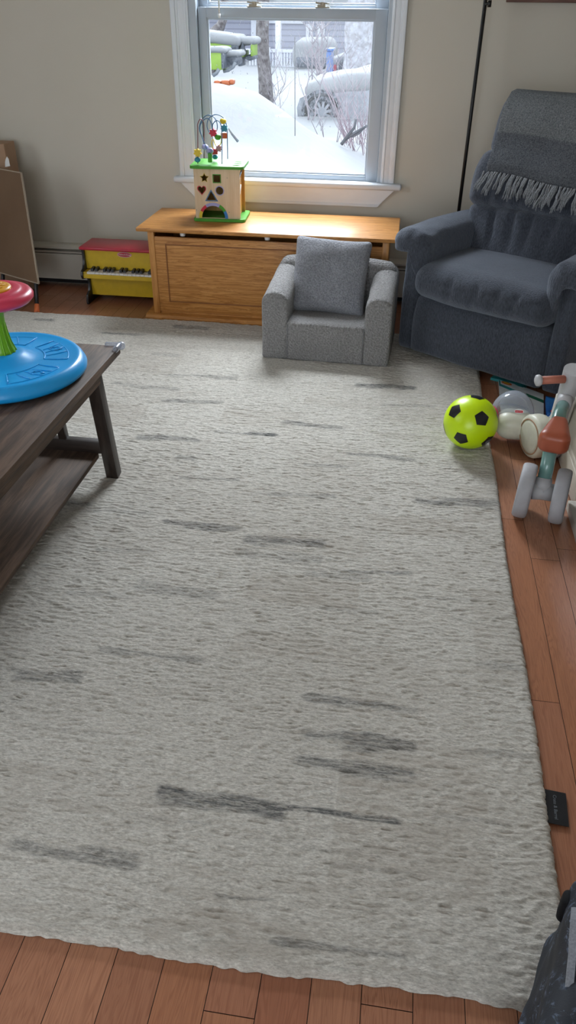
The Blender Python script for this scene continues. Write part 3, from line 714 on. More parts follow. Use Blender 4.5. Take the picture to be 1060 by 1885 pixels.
part(MB().prism([(tp.x-.014, tp.z-.035), (tp.x+.014, tp.z-.03), (tp.x+.013, tp.z+.004), (tp.x+.006, tp.z+.016), (tp.x-.004, tp.z+.002), (tp.x-.010, tp.z-.012)], .001, T(0, 4.0345, 0) @ XZ), 'torn_label', 'white', BX)
def dbag(p, h):
    q = p+wob(p, 14, .03, 3); q.z = max(q.z, -h.z); return q
soft('cloth_bundle', rbox((-2.17, 3.80, .045), (.34, .22, .09), .045, 14, dbag), plain('dark_blue_purple_cloth', '23324a', .8, mott=(16, '3f3360')), label='dark blue and purple bundle on the floor under the easel', cat='bag')

# ------------------------------------------------------------------ coffee table
TT = .462
TB = empty('coffee_table', (-1.16, 1.6, RZ), label='dark-stained wooden coffee table with lower shelf, at the left edge', cat='coffee table')
tx0, tx1, ty0, ty1 = -1.47, -.853, .98, 2.20
part(MB().box(tx0, tx1, ty0, ty1, TT-.026, TT, .004), 'tabletop', 'walnut', TB, auto=40)
def tleg(x, s):
    yb = 2.135 if s > 0 else 1.045; yt = 2.075 if s > 0 else 1.105
    return MB().bar((x, yb, RZ-.002), (x, yt, TT-.026), .042, .040, up=(0, 1, 0), bev=.003)
for s in (1, -1):
    for x in (-.905, -1.42): part(tleg(x, s), 'leg', 'walnutZ', TB, auto=40)
    yr = 2.117 if s > 0 else 1.063
    part(MB().box(-1.40, -.925, yr-.015, yr+.013, .115, .160, .003), 'stretcher', 'walnutX', TB, auto=40)
    part(MB().box(-1.40, -.925, (2.084 if s > 0 else 1.096)-.012, (2.084 if s > 0 else 1.096)+.012, TT-.075, TT-.026, .003), 'end_rail', 'walnutX', TB, auto=40)
    for x in (-1.055, -1.145, -1.235):
        part(MB().bar((x, yr, .15), (x, 2.084 if s > 0 else 1.096, TT-.03), .026, .026, up=(0, 1, 0), bev=.002), 'slat', 'walnutZ', TB, auto=40)
for x in (-.885, -1.44): part(MB().box(x-.010, x+.010, 1.12, 2.06, TT-.070, TT-.026, .002), 'side_rail', 'walnut', TB)
part(MB().box(-1.395, -.935, 1.075, 2.105, .100, .118, .003), 'shelf', 'walnut', TB, auto=40)
cg = empty('corner_guard', (tx1, ty1, TT), label='clear plastic corner guard taped on the far corner of the dark coffee table', cat='corner guard')
cm = MB(); cm.add(rbox((tx1-.002, ty1-.020, TT+.001), (.016, .052, .020), .008, 6)); cm.add(rbox((tx1-.024, ty1-.001, TT+.001), (.052, .016, .018), .008, 6)); cm.add(rbox((tx1+.002, ty1+.002, TT-.001), (.026, .026, .026), .012, 6))
part(cm, 'guard_body', 'clear', cg, smooth=True)

# ------------------------------------------------------------------ sit and spin toy on the table
SX, SY, SZ = -1.108, 1.935, TT+.001
SS = empty('sit_and_spin_toy', (SX, SY, SZ), label='round blue ride-on spinning toy with green post and red wheel on the coffee table', cat='toy')
I4 = Matrix.Identity(4)
base = [(0, .0), (.20, 0), (.224, .003), (.232, .010), (.233, .020), (.226, .034), (.219, .042), (.212, .046), (.205, .045), (.199, .0415), (.15, .0405), (.105, .042), (.085, .047), (.062, .060), (.048, .067), (0, .068)]
MB().lathe(base, 96).build('spinning_base', 'blue', SS, smooth=True)
rl = MB()
def arcpts(r, a0, a1, z, n=20): return [(r*math.cos(math.radians(a0+(a1-a0)*k/n)), r*math.sin(math.radians(a0+(a1-a0)*k/n)), z) for k in range(n+1)]
zr = .0412
for q in range(5):
    o = -35+q*72
    rl.tube(arcpts(.182, o-26, o+26, zr), .0017, 6); rl.tube(arcpts(.115, o-26, o+26, zr+.001), .0017, 6)
    for a in (-26, 26): rl.tube([(r*math.cos(math.radians(o+a)), r*math.sin(math.radians(o+a)), zr+.0008) for r in (.115, .135, .16, .182)], .0017, 6)
    for a in (-14, -2, 9): rl.tube([(r*math.cos(math.radians(o+a+(r-.115)*120)), r*math.sin(math.radians(o+a+(r-.115)*120)), zr+.0006) for r in (.12, .14, .165, .18)], .0014, 6)
    cxr, cyr = .155*math.cos(math.radians(o+6)), .155*math.sin(math.radians(o+6))
    rl.tube([(cxr+.016*math.cos(k*.5)*(1+.35*math.sin(3*k)), cyr+.012*math.sin(k*.5)*(1+.3*math.cos(4*k)), zr+.0006) for k in range(14)], .0015, 6)
rl.build('relief_pattern', 'blue', SS, smooth=True)
gp = MB(); prof = [(.040, .062), (.036, .075), (.030, .095), (.0255, .125), (.024, .15), (.0255, .175), (.031, .195), (.036, .205)]
gp.lathe([(0, .062)]+prof+[(0, .205)], 48)
for k in range(14):
    a = k*2*PI/14; gp.tube([(r*math.cos(a), r*math.sin(a), z) for r, z in [(.0405, .064), (.0365, .075), (.0303, .095), (.0258, .125), (.0243, .15)]], [.0028, .0025, .002, .0016, .001], 6)
gp.build('post', 'green', SS, smooth=True)
wz = .205
MB().lathe([(0, wz-.004), (.05, wz-.004), (.085, wz), (.104, wz+.006), (.114, wz+.016), (.115, wz+.024), (.108, wz+.034), (.096, wz+.038), (.088, wz+.037), (.084, wz+.041), (.072, wz+.045), (.064, wz+.0435), (.058, wz+.042), (0, wz+.042)], 72).build('turning_wheel', 'pink', SS, smooth=True)
hb = MB().lathe([(0, wz+.040), (.060, wz+.040), (.058, wz+.047), (.05, wz+.0495), (.03, wz+.050), (0, wz+.050)], 48)
for k in range(10):
    a = k*2*PI/10+.2; hb.tube([(r*math.cos(a+.3*j), r*math.sin(a+.3*j), wz+.0505) for j, r in enumerate((.012, .022, .034, .044))], .0018, 6)
hb.build('hub_cap', 'hub', SS, smooth=True)

# ------------------------------------------------------------------ child's armchair
KA = math.radians(-2.4)
KC = empty('toddler_armchair', (-.586, 3.252, RZ), KA, label='small grey sherpa toddler armchair in front of the pine chest', cat='armchair')
KW, KD = .578, .425
def loft(prof, y0, y1, bev=.014, n=18, mod=None):
    """outline (x,z) swept along y with softly rounded ends"""
    cx = sum(p[0] for p in prof)/len(prof); cz = sum(p[1] for p in prof)/len(prof)
    w = max(p[0] for p in prof)-min(p[0] for p in prof); h = max(p[1] for p in prof)-min(p[1] for p in prof)
    st = [(0, .86)] + [(bev*(1-math.cos(a*PI/8)), None) for a in range(1, 5)] + [(bev+(y1-y0-2*bev)*k/n, 1) for k in range(1, n)] + [(y1-y0-bev*(1-math.cos(a*PI/8)), None) for a in range(4, 0, -1)] + [(y1-y0, .86)]
    t = bmesh.new(); rings = []
    for i, (d, k) in enumerate(st):
        e = min(d, y1-y0-d); ins = bev*(1-math.sqrt(max(0, 1-(1-min(1, e/bev))**2)))
        kx, kz = 1-2*ins/w, 1-2*ins/h; ring = []
        for x, z in prof:
            p = Vector((cx+(x-cx)*kx, y0+d, cz+(z-cz)*kz))
            if mod: p = mod(p)
            ring.append(t.verts.new(p))
        rings.append(ring)
    m = len(prof)
    for A, B in zip(rings, rings[1:]):
        for q in range(m): t.faces.new((A[q], A[(q+1) % m], B[(q+1) % m], B[q]))
    t.faces.new(rings[0]); t.faces.new(rings[-1][::-1]); bmesh.ops.recalc_face_normals(t, faces=t.faces); return t
def arch_prof(x0, x1, z0, z1, r, rb=.01, n=10, side=6):
    P = [(x0+rb, z0), (x1-rb, z0), (x1-rb*.3, z0+rb*.3), (x1, z0+rb)]
    P += [(x1, z0+rb+(z1-r-z0-rb)*k/side) for k in range(1, side)]
    P += [(x1-r+r*math.cos(a*PI/2/n), z1-r+r*math.sin(a*PI/2/n)) for a in range(n+1)]
    P += [(x0+r-r*math.sin(a*PI/2/n), z1-r+r*math.cos(a*PI/2/n)) for a in range(n+1)]
    P += [(x0, z1-r-(z1-r-z0-rb)*k/side) for k in range(1, side)] + [(x0, z0+rb), (x0+rb*.3, z0+rb*.3)]
    return P
def kmod(p):
    q = p.copy()
    if q.z > .15: q.z += .05*(q.y/KD)*min(1, (q.z-.15)/.12)
    return q+wob(q, 16, .0022, 1)
for s_ in (0, 1):
    x0_ = 0 if s_ == 0 else KW-.118
    soft('arm', loft(arch_prof(x0_, x0_+.118, .0, .305, .052), 0, KD-.005, mod=kmod), 'sherpa', KC)
def k_back(p, h):
    q = p.copy(); q.z -= .018*(abs(q.x)/h.x)**3*(1 if q.z > 0 else 0); return q+wob(q, 16, .0025, 4)
soft('backrest', rbox((KW/2, KD-.055, .190), (KW-.02, .11, .38), (.045, .05, .055), 20, k_back), 'sherpa', KC)
soft('seat', rbox((KW/2, KD/2-.027, .088), (KW-.222, KD-.055, .176), (.006, .014, .014), 20, lambda p, h: p+wob(p, 14, .002, 6)), 'sherpa', KC)
for xs in (.1185, KW-.1185): MB().tube([(xs, -.0004, .01), (xs, -.0004, .168)], .0016, 6).build('seam', 'seam', KC)
# cushion
pc = Vector((-.308, 3.495, 0)); 
def pill(p, h):
    u, v = p.x/h.x, p.z/h.z; q = p.copy()
    th = max(0, (1-u**4))*max(0, (1-v**4)); q.y = p.y*(.18+.82*th**.5)
    k = 1-.05*(1-v*v)*abs(u)**3; k2 = 1-.05*(1-u*u)*abs(v)**3
    q.x *= k; q.z *= k2
    w = mnoise.noise(Vector((u*2.2, p.y*3, v*2.2)))*.008
    q.y += w*math.copysign(1, p.y)
    if v < -.55: q.y += .004*math.sin(u*14)*(abs(v)-.5)
    return q
pm = T(pc.x, pc.y, .196+.140) @ R(math.radians(-1.5), 'Z') @ R(math.radians(-31), 'X') @ R(math.radians(2), 'Y')
soft('throw_pillow', rbox((0, 0, 0), (.352, .125, .342), (.022, .055, .022), 26, pill, pm), 'sherpa2', label='square plush grey pillow leaning in the small grey armchair', cat='pillow')

# ------------------------------------------------------------------ recliner
RA = math.radians(-34.2)
RC = empty('recliner', (.092, 3.412, RZ-.018), RA, label='blue-grey upholstered recliner with rolled arms in the right corner', cat='recliner')
RW = .645
def pleat(u, centres, w=.006, d=.010): return -d*sum(math.exp(-((u-c)/w)**2) for c in centres)
def f_foot(p, h):
    q = p.copy(); t = q.z/h.z
    if q.y < 0: q.y -= .018*(1-t*t)-.010*t
    return q+wob(q, 7, .004, 2)
soft('footrest', rbox((RW/2, .07, .170), (RW+.006, .16, .255), (.025, .03, .02), 18, f_foot), 'recl', RC)
def f_seat(p, h):
    q = p.copy(); u = q.x/h.x
    if q.z > 0: q.z += .020*(1-u*u)*(1-(q.y/h.y)**2*.6)
    if q.y < 0: q.y -= .020*(1-u*u)
    if q.y < -h.y*.55:
        g = 0
        for c, sl in ((-.12, .02), (.0, .05), (.09, .08), (.17, .10)):
            cc = c+sl*q.z*4; g += math.exp(-((q.x-cc)/.009)**2)
        q.y += .020*g*max(0, 1-abs(q.z)/(h.z*1.0))
    return q+wob(q, 6, .006, 5)
soft('seat_cushion', rbox((RW/2, .20, .372), (RW+.012, .53, .150), (.06, .09, .068), 52, f_seat), 'recl', RC)
# arms: an upright slab with a rolled pad that overhangs outward
def arm_parts(s):
    def X(u): return u if s == 0 else RW-u
    m = MB(); x0, x1 = sorted((X(-.085), X(.0)))
    b = rbox(((x0+x1)/2, .33, .28), (x1-x0, .66, .50), (.02, .03, .03), 10, lambda p, h: p+wob(p, 6, .003, 8)); m.add(b)
    o = soft('arm', m.bm, 'recl', RC)
    # pad: closed profile swept along v
    prof = [(-.086, .47), (-.094, .475), (-.112, .470), (-.130, .480), (-.139, .505), (-.138, .535), (-.124, .562), (-.098, .578), (-.062, .586), (-.025, .585), (.010, .575), (.036, .552), (.050, .515), (.052, .46), (.046, .41), (.03, .37), (.0, .36), (0, .45), (-.04, .47)]
    n = 46; t = bmesh.new(); rings = []
    L0, L1 = -.045, .62
    cu, cz = -.04, .50
    for i in range(n+1):
        a = i/n; v = L0+(L1-L0)*a**1.6
        k = min(1, math.sqrt(max(0, 1-(1-min(1, (v-L0)/.05))**2)))*.97+.03
        ring = []
        for j, (u, z) in enumerate(prof):
            uu, zz = cu+(u-cu)*k, cz+(z-cz)*k
            ang = j/len(prof)*19
            gather = -.004*math.sin(ang*3.1+math.sin(v*40)*1.2)*math.exp(-max(0, v-.0)/.10)*(1 if v > L0+.01 else 0)
            zz += gather+.010*math.sin(v*5-1)*(1 if zz > .5 else 0)-.06*max(0, v-.2)*(1 if zz > .45 else .3); uu += gather
            ring.append(t.verts.new((X(uu), v, zz)))
        rings.append(ring)
    for A, B in zip(rings, rings[1:]):
        for j in range(len(prof)): t.faces.new((A[j], A[(j+1) % len(prof)], B[(j+1) % len(prof)], B[j]))
    t.faces.new(rings[0]); t.faces.new(rings[-1][::-1]); bmesh.ops.recalc_face_normals(t, faces=t.faces)
    bmesh.ops.subdivide_edges(t, edges=[e for e in t.edges if abs(e.verts[0].co.y-e.verts[1].co.y) < 1e-3], cuts=1, smooth=1)
    pad = soft('arm_pad', t, 'recl', RC); 
    sub = pad.modifiers.new('s', 'SUBSURF'); sub.levels = 1; sub.render_levels = 1
    return o
arm_parts(0); arm_parts(1)
tl = math.atan(.32)
def back_m(): return T(RW/2, .335, .43) @ R(-tl, 'X')
# lumbar cushion, middle roll, head roll (local: x width, y thickness, z up along the back)
def f_lum(p, h):
    q = p.copy(); u = q.x/h.x
    if q.y < 0:
        q.y -= .012*(1-u*u)
        g = sum(math.exp(-((q.x-c-(.25*c)*q.z*4)/.010)**2) for c in (-.19, -.10, -.02, .08, .19)); q.y += .022*g*min(1, max(0, (q.z+h.z*.6)/(h.z)))
        q.y += .008*math.sin(u*9+1)*max(0, q.z/h.z)**3
    return q+wob(q, 6, .005, 11)
soft('lumbar_cushion', rbox((0, .07, .085), (.70, .17, .265), (.05, .06, .036), 50, f_lum, back_m()), 'recl', RC)
def f_mid(p, h):
    q = p.copy(); v = q.z/h.z
    q.x *= 1-.10*max(0, v)**2
    if q.y < 0:
        q.y -= .022*(1-v*v)
        g = sum(math.exp(-((q.x-c)/.010)**2) for c in (-.24, -.17, -.1, -.02, .06, .14, .22)); q.y += .024*g*max(0, -v)
    return q+wob(q, 6, .005, 12)
soft('middle_cushion', rbox((0, .065, .325), (.735, .18, .250), (.06, .07, .040), 46, f_mid, back_m()), 'recl', RC)
def f_head(p, h):
    q = p.copy(); v = q.z/h.z
    q.x *= 1-.05*max(0, v)**2
    if q.y < 0: q.y -= .014*(1-v*v)
    return q+wob(q, 6, .005, 13)
soft('head_cushion', rbox((0, .085, .545), (.69, .17, .265), (.07, .075, .05), 22, f_head, back_m()), 'recl', RC)
soft('back_shell', rbox((0, .150, .33), (.64, .09, .60), (.05, .04, .05), 12, None, back_m()), 'recl', RC)
MB().box(-.05, RW+.05, .06, .70, .03, .10).build('base_frame', 'dark', RC)
# throw blanket over the back
def build_throw():
    M = Matrix.Translation(RC.location) @ R(RA, 'Z') @ back_m()
    # path over the back in (y,z) of the back frame, with length param; front bottom -> over the top -> behind
    path = [(-.055, .335), (-.060, .37), (-.050, .41), (-.038, .44), (-.034, .48), (-.038, .53), (-.034, .58), (-.020, .63), (.010, .672), (.05, .692), (.10, .695), (.15, .685), (.19, .655), (.207, .60), (.208, .5), (.205, .42)]
    pts = [];
    for i in range(len(path)-1):
        a, b = Vector((0, *path[i])), Vector((0, *path[i+1])); n = max(2, int((b-a).length/.008))
        pts += [a.lerp(b, k/n) for k in range(n)]
    pts.append(Vector((0, *path[-1]))); N = len(pts); nx = 70
    t = bmesh.new(); g = []
    cum = [0]
    for a, b in zip(pts, pts[1:]): cum.append(cum[-1]+(b-a).length)
    lay = t.verts.layers.float.new('band')
    for i, p in enumerate(pts):
        row = []
        tr = min(1, cum[i]/.36)
        xl = -.272-.022*tr; xr = .345+.02*tr
        for j in range(nx+1):
            x = xl+(xr-xl)*j/nx
            w = mnoise.noise(Vector((x*7, cum[i]*3, 0)))*.007
            v = t.verts.new(M @ Vector((x, p.y-.012-w if i < N*.62 else p.y+.006+w, p.z + .006*math.sin(j*.12)*(1-tr) - .02*(j/nx)*(1-tr))))
            v[lay] = 1.0 if cum[i] < .172 else 0.0
            row.append(v)
        g.append(row)
    for A, B in zip(g, g[1:]):
        for j in range(nx): t.faces.new((A[j], A[j+1], B[j+1], B[j]))
    hem = [v.co.copy() for v in g[0]]
    bmesh.ops.recalc_face_normals(t, faces=t.faces)
    bmesh.ops.solidify(t, geom=t.faces[:], thickness=.006)
    TH = empty('throw_blanket', hem[len(hem)//2], label='two-tone grey knit throw with fringe draped over the recliner back', cat='blanket')
    Ti = Matrix.Translation(-Vector(TH.location))
    bmesh.ops.transform(t, matrix=Ti, verts=t.verts)
    me = bpy.data.meshes.new('knit_cloth'); t.to_mesh(me); t.free(); link('knit_cloth', me, 'throw', TH, smooth=True)
    # twisted tassels
    ax = (M.to_3x3() @ Vector((1, 0, 0))); nr = M.to_3x3() @ Vector((0, -1, 0)); dn = (M.to_3x3() @ Vector((0, 0, -1)))
    rr = random.Random(3); k = 0; n_t = 40
    for i in range(n_t):
        b = hem[min(len(hem)-1, int((i+.5)/n_t*len(hem)))] + ax*rr.uniform(-.003, .003)
        L = rr.uniform(.075, .105); sw = rr.uniform(-.028, .014); m = MB()
        for s_ in range(4):
            o = ax*rr.uniform(-.005, .005)+nr*rr.uniform(.0, .006); sw2 = sw+rr.uniform(-.012, .012); L2 = L*rr.uniform(.85, 1.08); ph = rr.uniform(0, 6)
            P = [b+o*(1-.5*q/5)+ax*(sw2*(q/5)**1.3+.003*math.sin(q*1.7+ph))+dn*(L2*q/5)*1.0+nr*(.006+.020*math.sin(min(1, q/5)*PI*.6)) for q in range(6)]
            m.tube(P, [.0034, .0038, .0034, .0032, .0028, .0018], 5)
        bmesh.ops.transform(m.bm, matrix=Ti, verts=m.bm.verts); m.build('tassel', 'fringe', TH, smooth=True)
build_throw()

# ------------------------------------------------------------------ floor lamp pole, wall shelf
lp = empty('floor_lamp', (.275, 4.10, 0), label='thin black floor lamp pole between the window and the recliner', cat='floor lamp')
MB().tube([(0, 0, .02), (0, 0, 1.80)], .0085, 16).build('pole', 'blackmetal', lp, smooth=True)
MB().lathe([(0, 0), (.125, 0), (.125, .010), (.11, .018), (.02, .024), (.012, .05), (0, .05)], 48).build('base', 'blackmetal', lp, smooth=True)
MB().tube([(0, -.004, 1.385), (.018, -.012, 1.385)], .006, 10).tube([(.018, -.012, 1.372), (.018, -.012, 1.398)], .008, 12).build('switch_knob', 'blackmetal', lp, smooth=True)
MB().lathe([(.008, 1.78), (.05, 1.80), (.12, 1.85), (.15, 1.90), (.146, 1.90), (.116, 1.855), (.045, 1.81), (.008, 1.79)], 40).build('lamp_shade', 'blackmetal', lp, smooth=True)
sh = MB().box(.375, 1.25, 4.20, 4.238, 1.392, 1.46, .003)
sho = sh.build('picture_frame', wood('reddish_brown_frame', '7a5a50', '6a4c44', '553a34', 'X', 1, .5, .1), label='reddish-brown framed picture on the wall above the recliner, bottom edge showing', cat='picture')
MB().box(.375, .44, 4.20, 4.238, 1.46, 2.0, .003).box(1.185, 1.25, 4.20, 4.238, 1.46, 2.0, .003).box(.375, 1.25, 4.20, 4.238, 2.0, 2.06, .003).build('frame_rail', 'walnutX', sho)
MB().box(.43, 1.2, 4.215, 4.236, 1.45, 2.01).build('canvas', plain('muted_canvas', '8a8478', .8, mott=(3, '6f6a60')), sho)

# ------------------------------------------------------------------ soccer ball
br = .097; bc = Vector((.309, 2.549, RZ+br-.002))
def build_ball():
    t = bmesh.new(); bmesh.ops.create_icosphere(t, subdivisions=6, radius=1)
    # icosahedron directions for the pentagons
    ph = (1+5**.5)/2; dirs = []
    for a, b in ((1, ph), (-1, ph), (1, -ph), (-1, -ph)): dirs += [Vector((0, a, b)), Vector((a, b, 0)), Vector((b, 0, a))]
    dirs = [d.normalized() for d in dirs]
    # turn so that three pentagons face the camera as in the photo
    def sph(px, py):
        d = (cam_r*((px-530)/F)+cam_d*((py-942.5)/F)+fwd).normalized(); o = Vector((0, 0, EYE))-bc
        bq = o.dot(d); disc = bq*bq-(o.dot(o)-br*br)
        s_ = -bq-math.sqrt(max(disc, 0)); return ((o+d*s_)/br).normalized()
    tg_ = [sph(885.5, 771), sph(846.5, 805.5), sph(838, 758)]
    best = None
    for a in dirs:
        for b in dirs:
            for c in dirs:
                if a is b or b is c or a is c: continue
                if abs(a.dot(b)-tg_[0].dot(tg_[1]))+abs(b.dot(c)-tg_[1].dot(tg_[2]))+abs(a.dot(c)-tg_[0].dot(tg_[2])) > 1.2: continue
                det = a.cross(b).dot(c); det2 = tg_[0].cross(tg_[1]).dot(tg_[2])
                if det*det2 <= 0: continue
                def fr(p, q, r):
                    z = (p+q+r).normalized(); x = (p-z*p.dot(z)).normalized(); return Matrix((x, z.cross(x), z)).transposed()
                Rm = fr(*tg_) @ fr(a, b, c).transposed()
                e = sum((Rm @ s-g).length for s, g in zip((a, b, c), tg_))
                if best is None or e < best[0]: best = (e, Rm)
    Rm = best[1]; D = [Rm @ d for d in dirs]
    # per direction a tangent frame aligned with its neighbours
    fr = []
    for d in D:
        nb = min((e for e in D if e is not d and e.dot(d) > .2), key=lambda e: -e.dot(d)); x = (nb-d*nb.dot(d)).normalized(); fr.append((d, x, d.cross(x)))
    pr_ = MB(); wh = bmesh.new()
    me_faces = []
    for v in t.verts: v.co = v.co*br
    # pentagon patches: thin raised prints following the sphere
    shell = t.copy()
    def inside(p):
        p = p.normalized()
        for d, x, y in fr:
            c = p.dot(d)
            if c < .8: continue
            q = Vector((p.dot(x)/c, p.dot(y)/c)); ok = True
            for k in range(5):
                a = k*2*PI/5
                if q.x*math.cos(a+PI)+q.y*math.sin(a+PI) > .262: ok = False; break
            if ok: return True
        return False
    return shell, D, fr
shell, D, FR = build_ball()
BL = empty('soccer_ball', bc, label='neon yellow soccer ball with black pentagons on the rug edge', cat='ball')
MB().add(shell).build('ball_skin', 'ball', BL, smooth=True)
def pent_patch(d, x, y, R_, rr_=.30):
    t = bmesh.new(); n = 8; c0 = t.verts.new(d*R_)
    # rings of a pentagon scaled out; vertices on the sphere
    prev = None
    for k in range(1, n+1):
        s = rr_*k/n; ring = []
        for e in range(5):
            a0, a1 = e*2*PI/5, (e+1)*2*PI/5
            for q in range(n):
                f = q/n; px = s*(math.cos(a0)*(1-f)+math.cos(a1)*f); py = s*(math.sin(a0)*(1-f)+math.sin(a1)*f)
                ring.append(t.verts.new((d+x*px+y*py).normalized()*R_))
        m = len(ring)
        for q in range(m):
            if prev is None: t.faces.new((c0, ring[q], ring[(q+1) % m]))
            else: t.faces.new((prev[q], ring[q], ring[(q+1) % m], prev[(q+1) % m]))
        prev = ring
    bmesh.ops.recalc_face_normals(t, faces=t.faces)
    return t
pent0 = None
for d, x, y in FR:
    MB().add(pent_patch(d, x, y, br+.0006)).build('pentagon', 'ballblack', BL, smooth=True)
# maker's mark on the lower right pentagon
low_r = max(FR, key=lambda f: f[0].dot(((cam_r*.62+cam_d*.62-fwd*.45)).normalized()))
d, x, y = low_r
lgM = Matrix((cam_r.cross(d).normalized().cross(d)*-1, cam_r.cross(d).normalized()*-1, d)).transposed().to_4x4(); lgM.translation = d*(br+.0012)
MB().add(plate([rrect(-.012, .012, -.009, .009, .003)], .0006), lgM).build('printed_mark', 'greytext', BL)

# ------------------------------------------------------------------ toy vacuum
VC = empty('toy_vacuum', (.49, 2.63, 0), label='cream toy vacuum with clear dome, side wheel and red nozzle behind the soccer ball', cat='toy')
vi = Matrix.Translation((-.49, -2.63, 0))
vb = MB(); vb.add(rbox((.480, 2.642, .073), (.136, .120, .105), (.05, .05, .045), 16)); part(vb, 'body', 'cream', VC, vi, smooth=True)
part(MB().add(rbox((.392, 2.664, .074), (.052, .080, .092), (.014, .02, .02), 10)), 'nozzle', 'toyred', VC, vi, smooth=True)
dm = [(0.080*math.cos(a), .092*math.sin(a)) for a in [k*PI/2/12 for k in range(13)]]
part(MB().lathe([(r, z) for r, z in dm], 40, T(.475, 2.70, .085)).lathe([(.077, -.004), (.080, -.004), (.080, .004), (.077, .004)], 40, T(.475, 2.70, .087)), 'dome', 'clear', VC, vi, smooth=True)
wc = Vector((.535, 2.535, .082)); wax = Vector((-.93, -.37, 0)).normalized()
def axis_m(c, ax, up=Vector((0, 0, 1))):
    z = Vector(ax).normalized(); x = up.cross(z).normalized(); m = Matrix((x, z.cross(x), z)).transposed().to_4x4(); m.translation = c; return m
wm = axis_m(wc, wax)
wo = part(MB().lathe([(0, -.05), (.06, -.05), (.074, -.042), (.080, -.025), (.080, .004), (.076, .013), (.068, .017), (0, .017)], 56, wm), 'wheel', 'cream', VC, vi, smooth=True)
part(MB().lathe([(.066, .016), (.066, .0185), (.062, .0195), (.061, .0175)], 56, wm), 'ring', 'rimtan', VC, vi, parent=wo, smooth=True)
part(MB().lathe([(0, .0215), (.05, .0205), (.0605, .018), (.061, .016)], 56, wm), 'hub_cap', 'cream', VC, vi, parent=wo, smooth=True)
bp = at(955, 757, 2.567); bM = T(bp.x, 2.566, bp.z+.0) @ R(math.radians(-28), 'X') @ XZ
bd_ = part(MB().add(plate([circ(.017, 24, 0, 0, ry=.0085)], .003), bM), 'badge', 'white', VC, vi)
part(MB().add(plate([star(.0, .0, 0, 0)] if False else [rrect(-.0135, .0135, -.0042, .0042, .002)], .001), bM @ T(0, -.001, .002)), 'badge_plaque', 'toyred', VC, vi, parent=bd_)
part(MB().add(text('Fisher-Price', .0046, .0004), bM @ T(0, -.001, .0028)), 'lettering', 'white', VC, vi, parent=bd_)

# ------------------------------------------------------------------ packages on the floor in front of the recliner
q = [atz(917, 697, .004), atz(1000, 728, .004), atz(1000, 800, .004), atz(921, 755, .004)]
PK = empty('white_package', (q[0]+q[2])/2, label='white and teal blister package flat on the floor behind the toy vacuum', cat='package')
pi_ = Matrix.Translation(-Vector(PK.location)); up3 = Vector((0, 0, 1))
ctr = (q[0]+q[2])/2
def crumple(bm, a):
    for v in bm.verts: v.co.z += a*mnoise.noise(v.co*18)
    return bm
def quadslab(q, z0, z1, n=12, a=0):
    t = slab([Vector((p.x, p.y, z0)) for p in q], up3, z1-z0); bmesh.ops.subdivide_edges(t, edges=t.edges[:], cuts=n, use_grid_fill=True)
    return crumple(t, a) if a else t
part(MB().add(quadslab(q, .001, .010)), 'card_back', 'pack', PK, pi_)
def lerpq(u, v): return (q[0].lerp(q[1], u)).lerp(q[3].lerp(q[2], u), v)
def strip(u0, u1, v0, v1, mt, nm, z=.0106):
    return part(MB().add(quadslab([lerpq(u0, v0), lerpq(u1, v0), lerpq(u1, v1), lerpq(u0, v1)], z-.0004, z, 2)), nm, mt, PK, pi_)
strip(0, .62, .0, .28, 'packteal', 'teal_header'); strip(.04, .62, .02, .20, 'pack', 'header_panel', .011); strip(.62, 1, .17, .25, 'packgreen', 'green_stripe')
lc = lerpq(.18, .11); fm = Matrix.Translation((lc.x, lc.y, .0116)) @ R(math.atan2((q[1]-q[0]).y, (q[1]-q[0]).x), 'Z')
part(MB().add(plate([circ(.026, 24, 0, 0, ry=.012)], .0008), fm), 'logo', 'corange', PK, pi_)
part(MB().add(text('1234', .012), fm @ T(.075, -.020, .0008)) if False else MB().add(plate([rrect(-.015, .015, -.004, .004, .002)], .0006), fm @ T(.0, .0, .001)), 'logo_plate', 'cyel', PK, pi_)
BLQ = [atz(905, 691, .003), atz(940, 700, .003), atz(942, 716, .003), atz(916, 710, .003)]
soft('teal_packet', quadslab([Vector((.445, 3.215, 0)), Vector((.575, 3.13, 0)), Vector((.60, 3.17, 0)), Vector((.47, 3.255, 0))], .001, .012, 6, .004), 'packteal', label='dark teal packet lying under the recliner front edge', cat='packet')
bq = [Vector((.655, 3.03, 0)), Vector((.80, 2.95, 0)), Vector((.74, 2.80, 0)), Vector((.637, 2.86, 0))]
BP = empty('blue_toy_package', (.7, 2.9, 0), label='blue toy package with red spots on the floor behind the balance bike', cat='package')
bi = Matrix.Translation((-.7, -2.9, 0))
part(MB().add(quadslab(bq, .002, .022, 8, .006)), 'wrapper', 'packblue', BP, bi, smooth=True)
part(MB().lathe([(0, 0), (.016, 0), (.014, .003), (0, .004)], 16, T(.70, 2.93, .023)).lathe([(0, 0), (.018, 0), (.015, .003), (0, .004)], 16, T(.672, 2.885, .022)), 'red_spots', 'toyred', BP, bi, smooth=True)

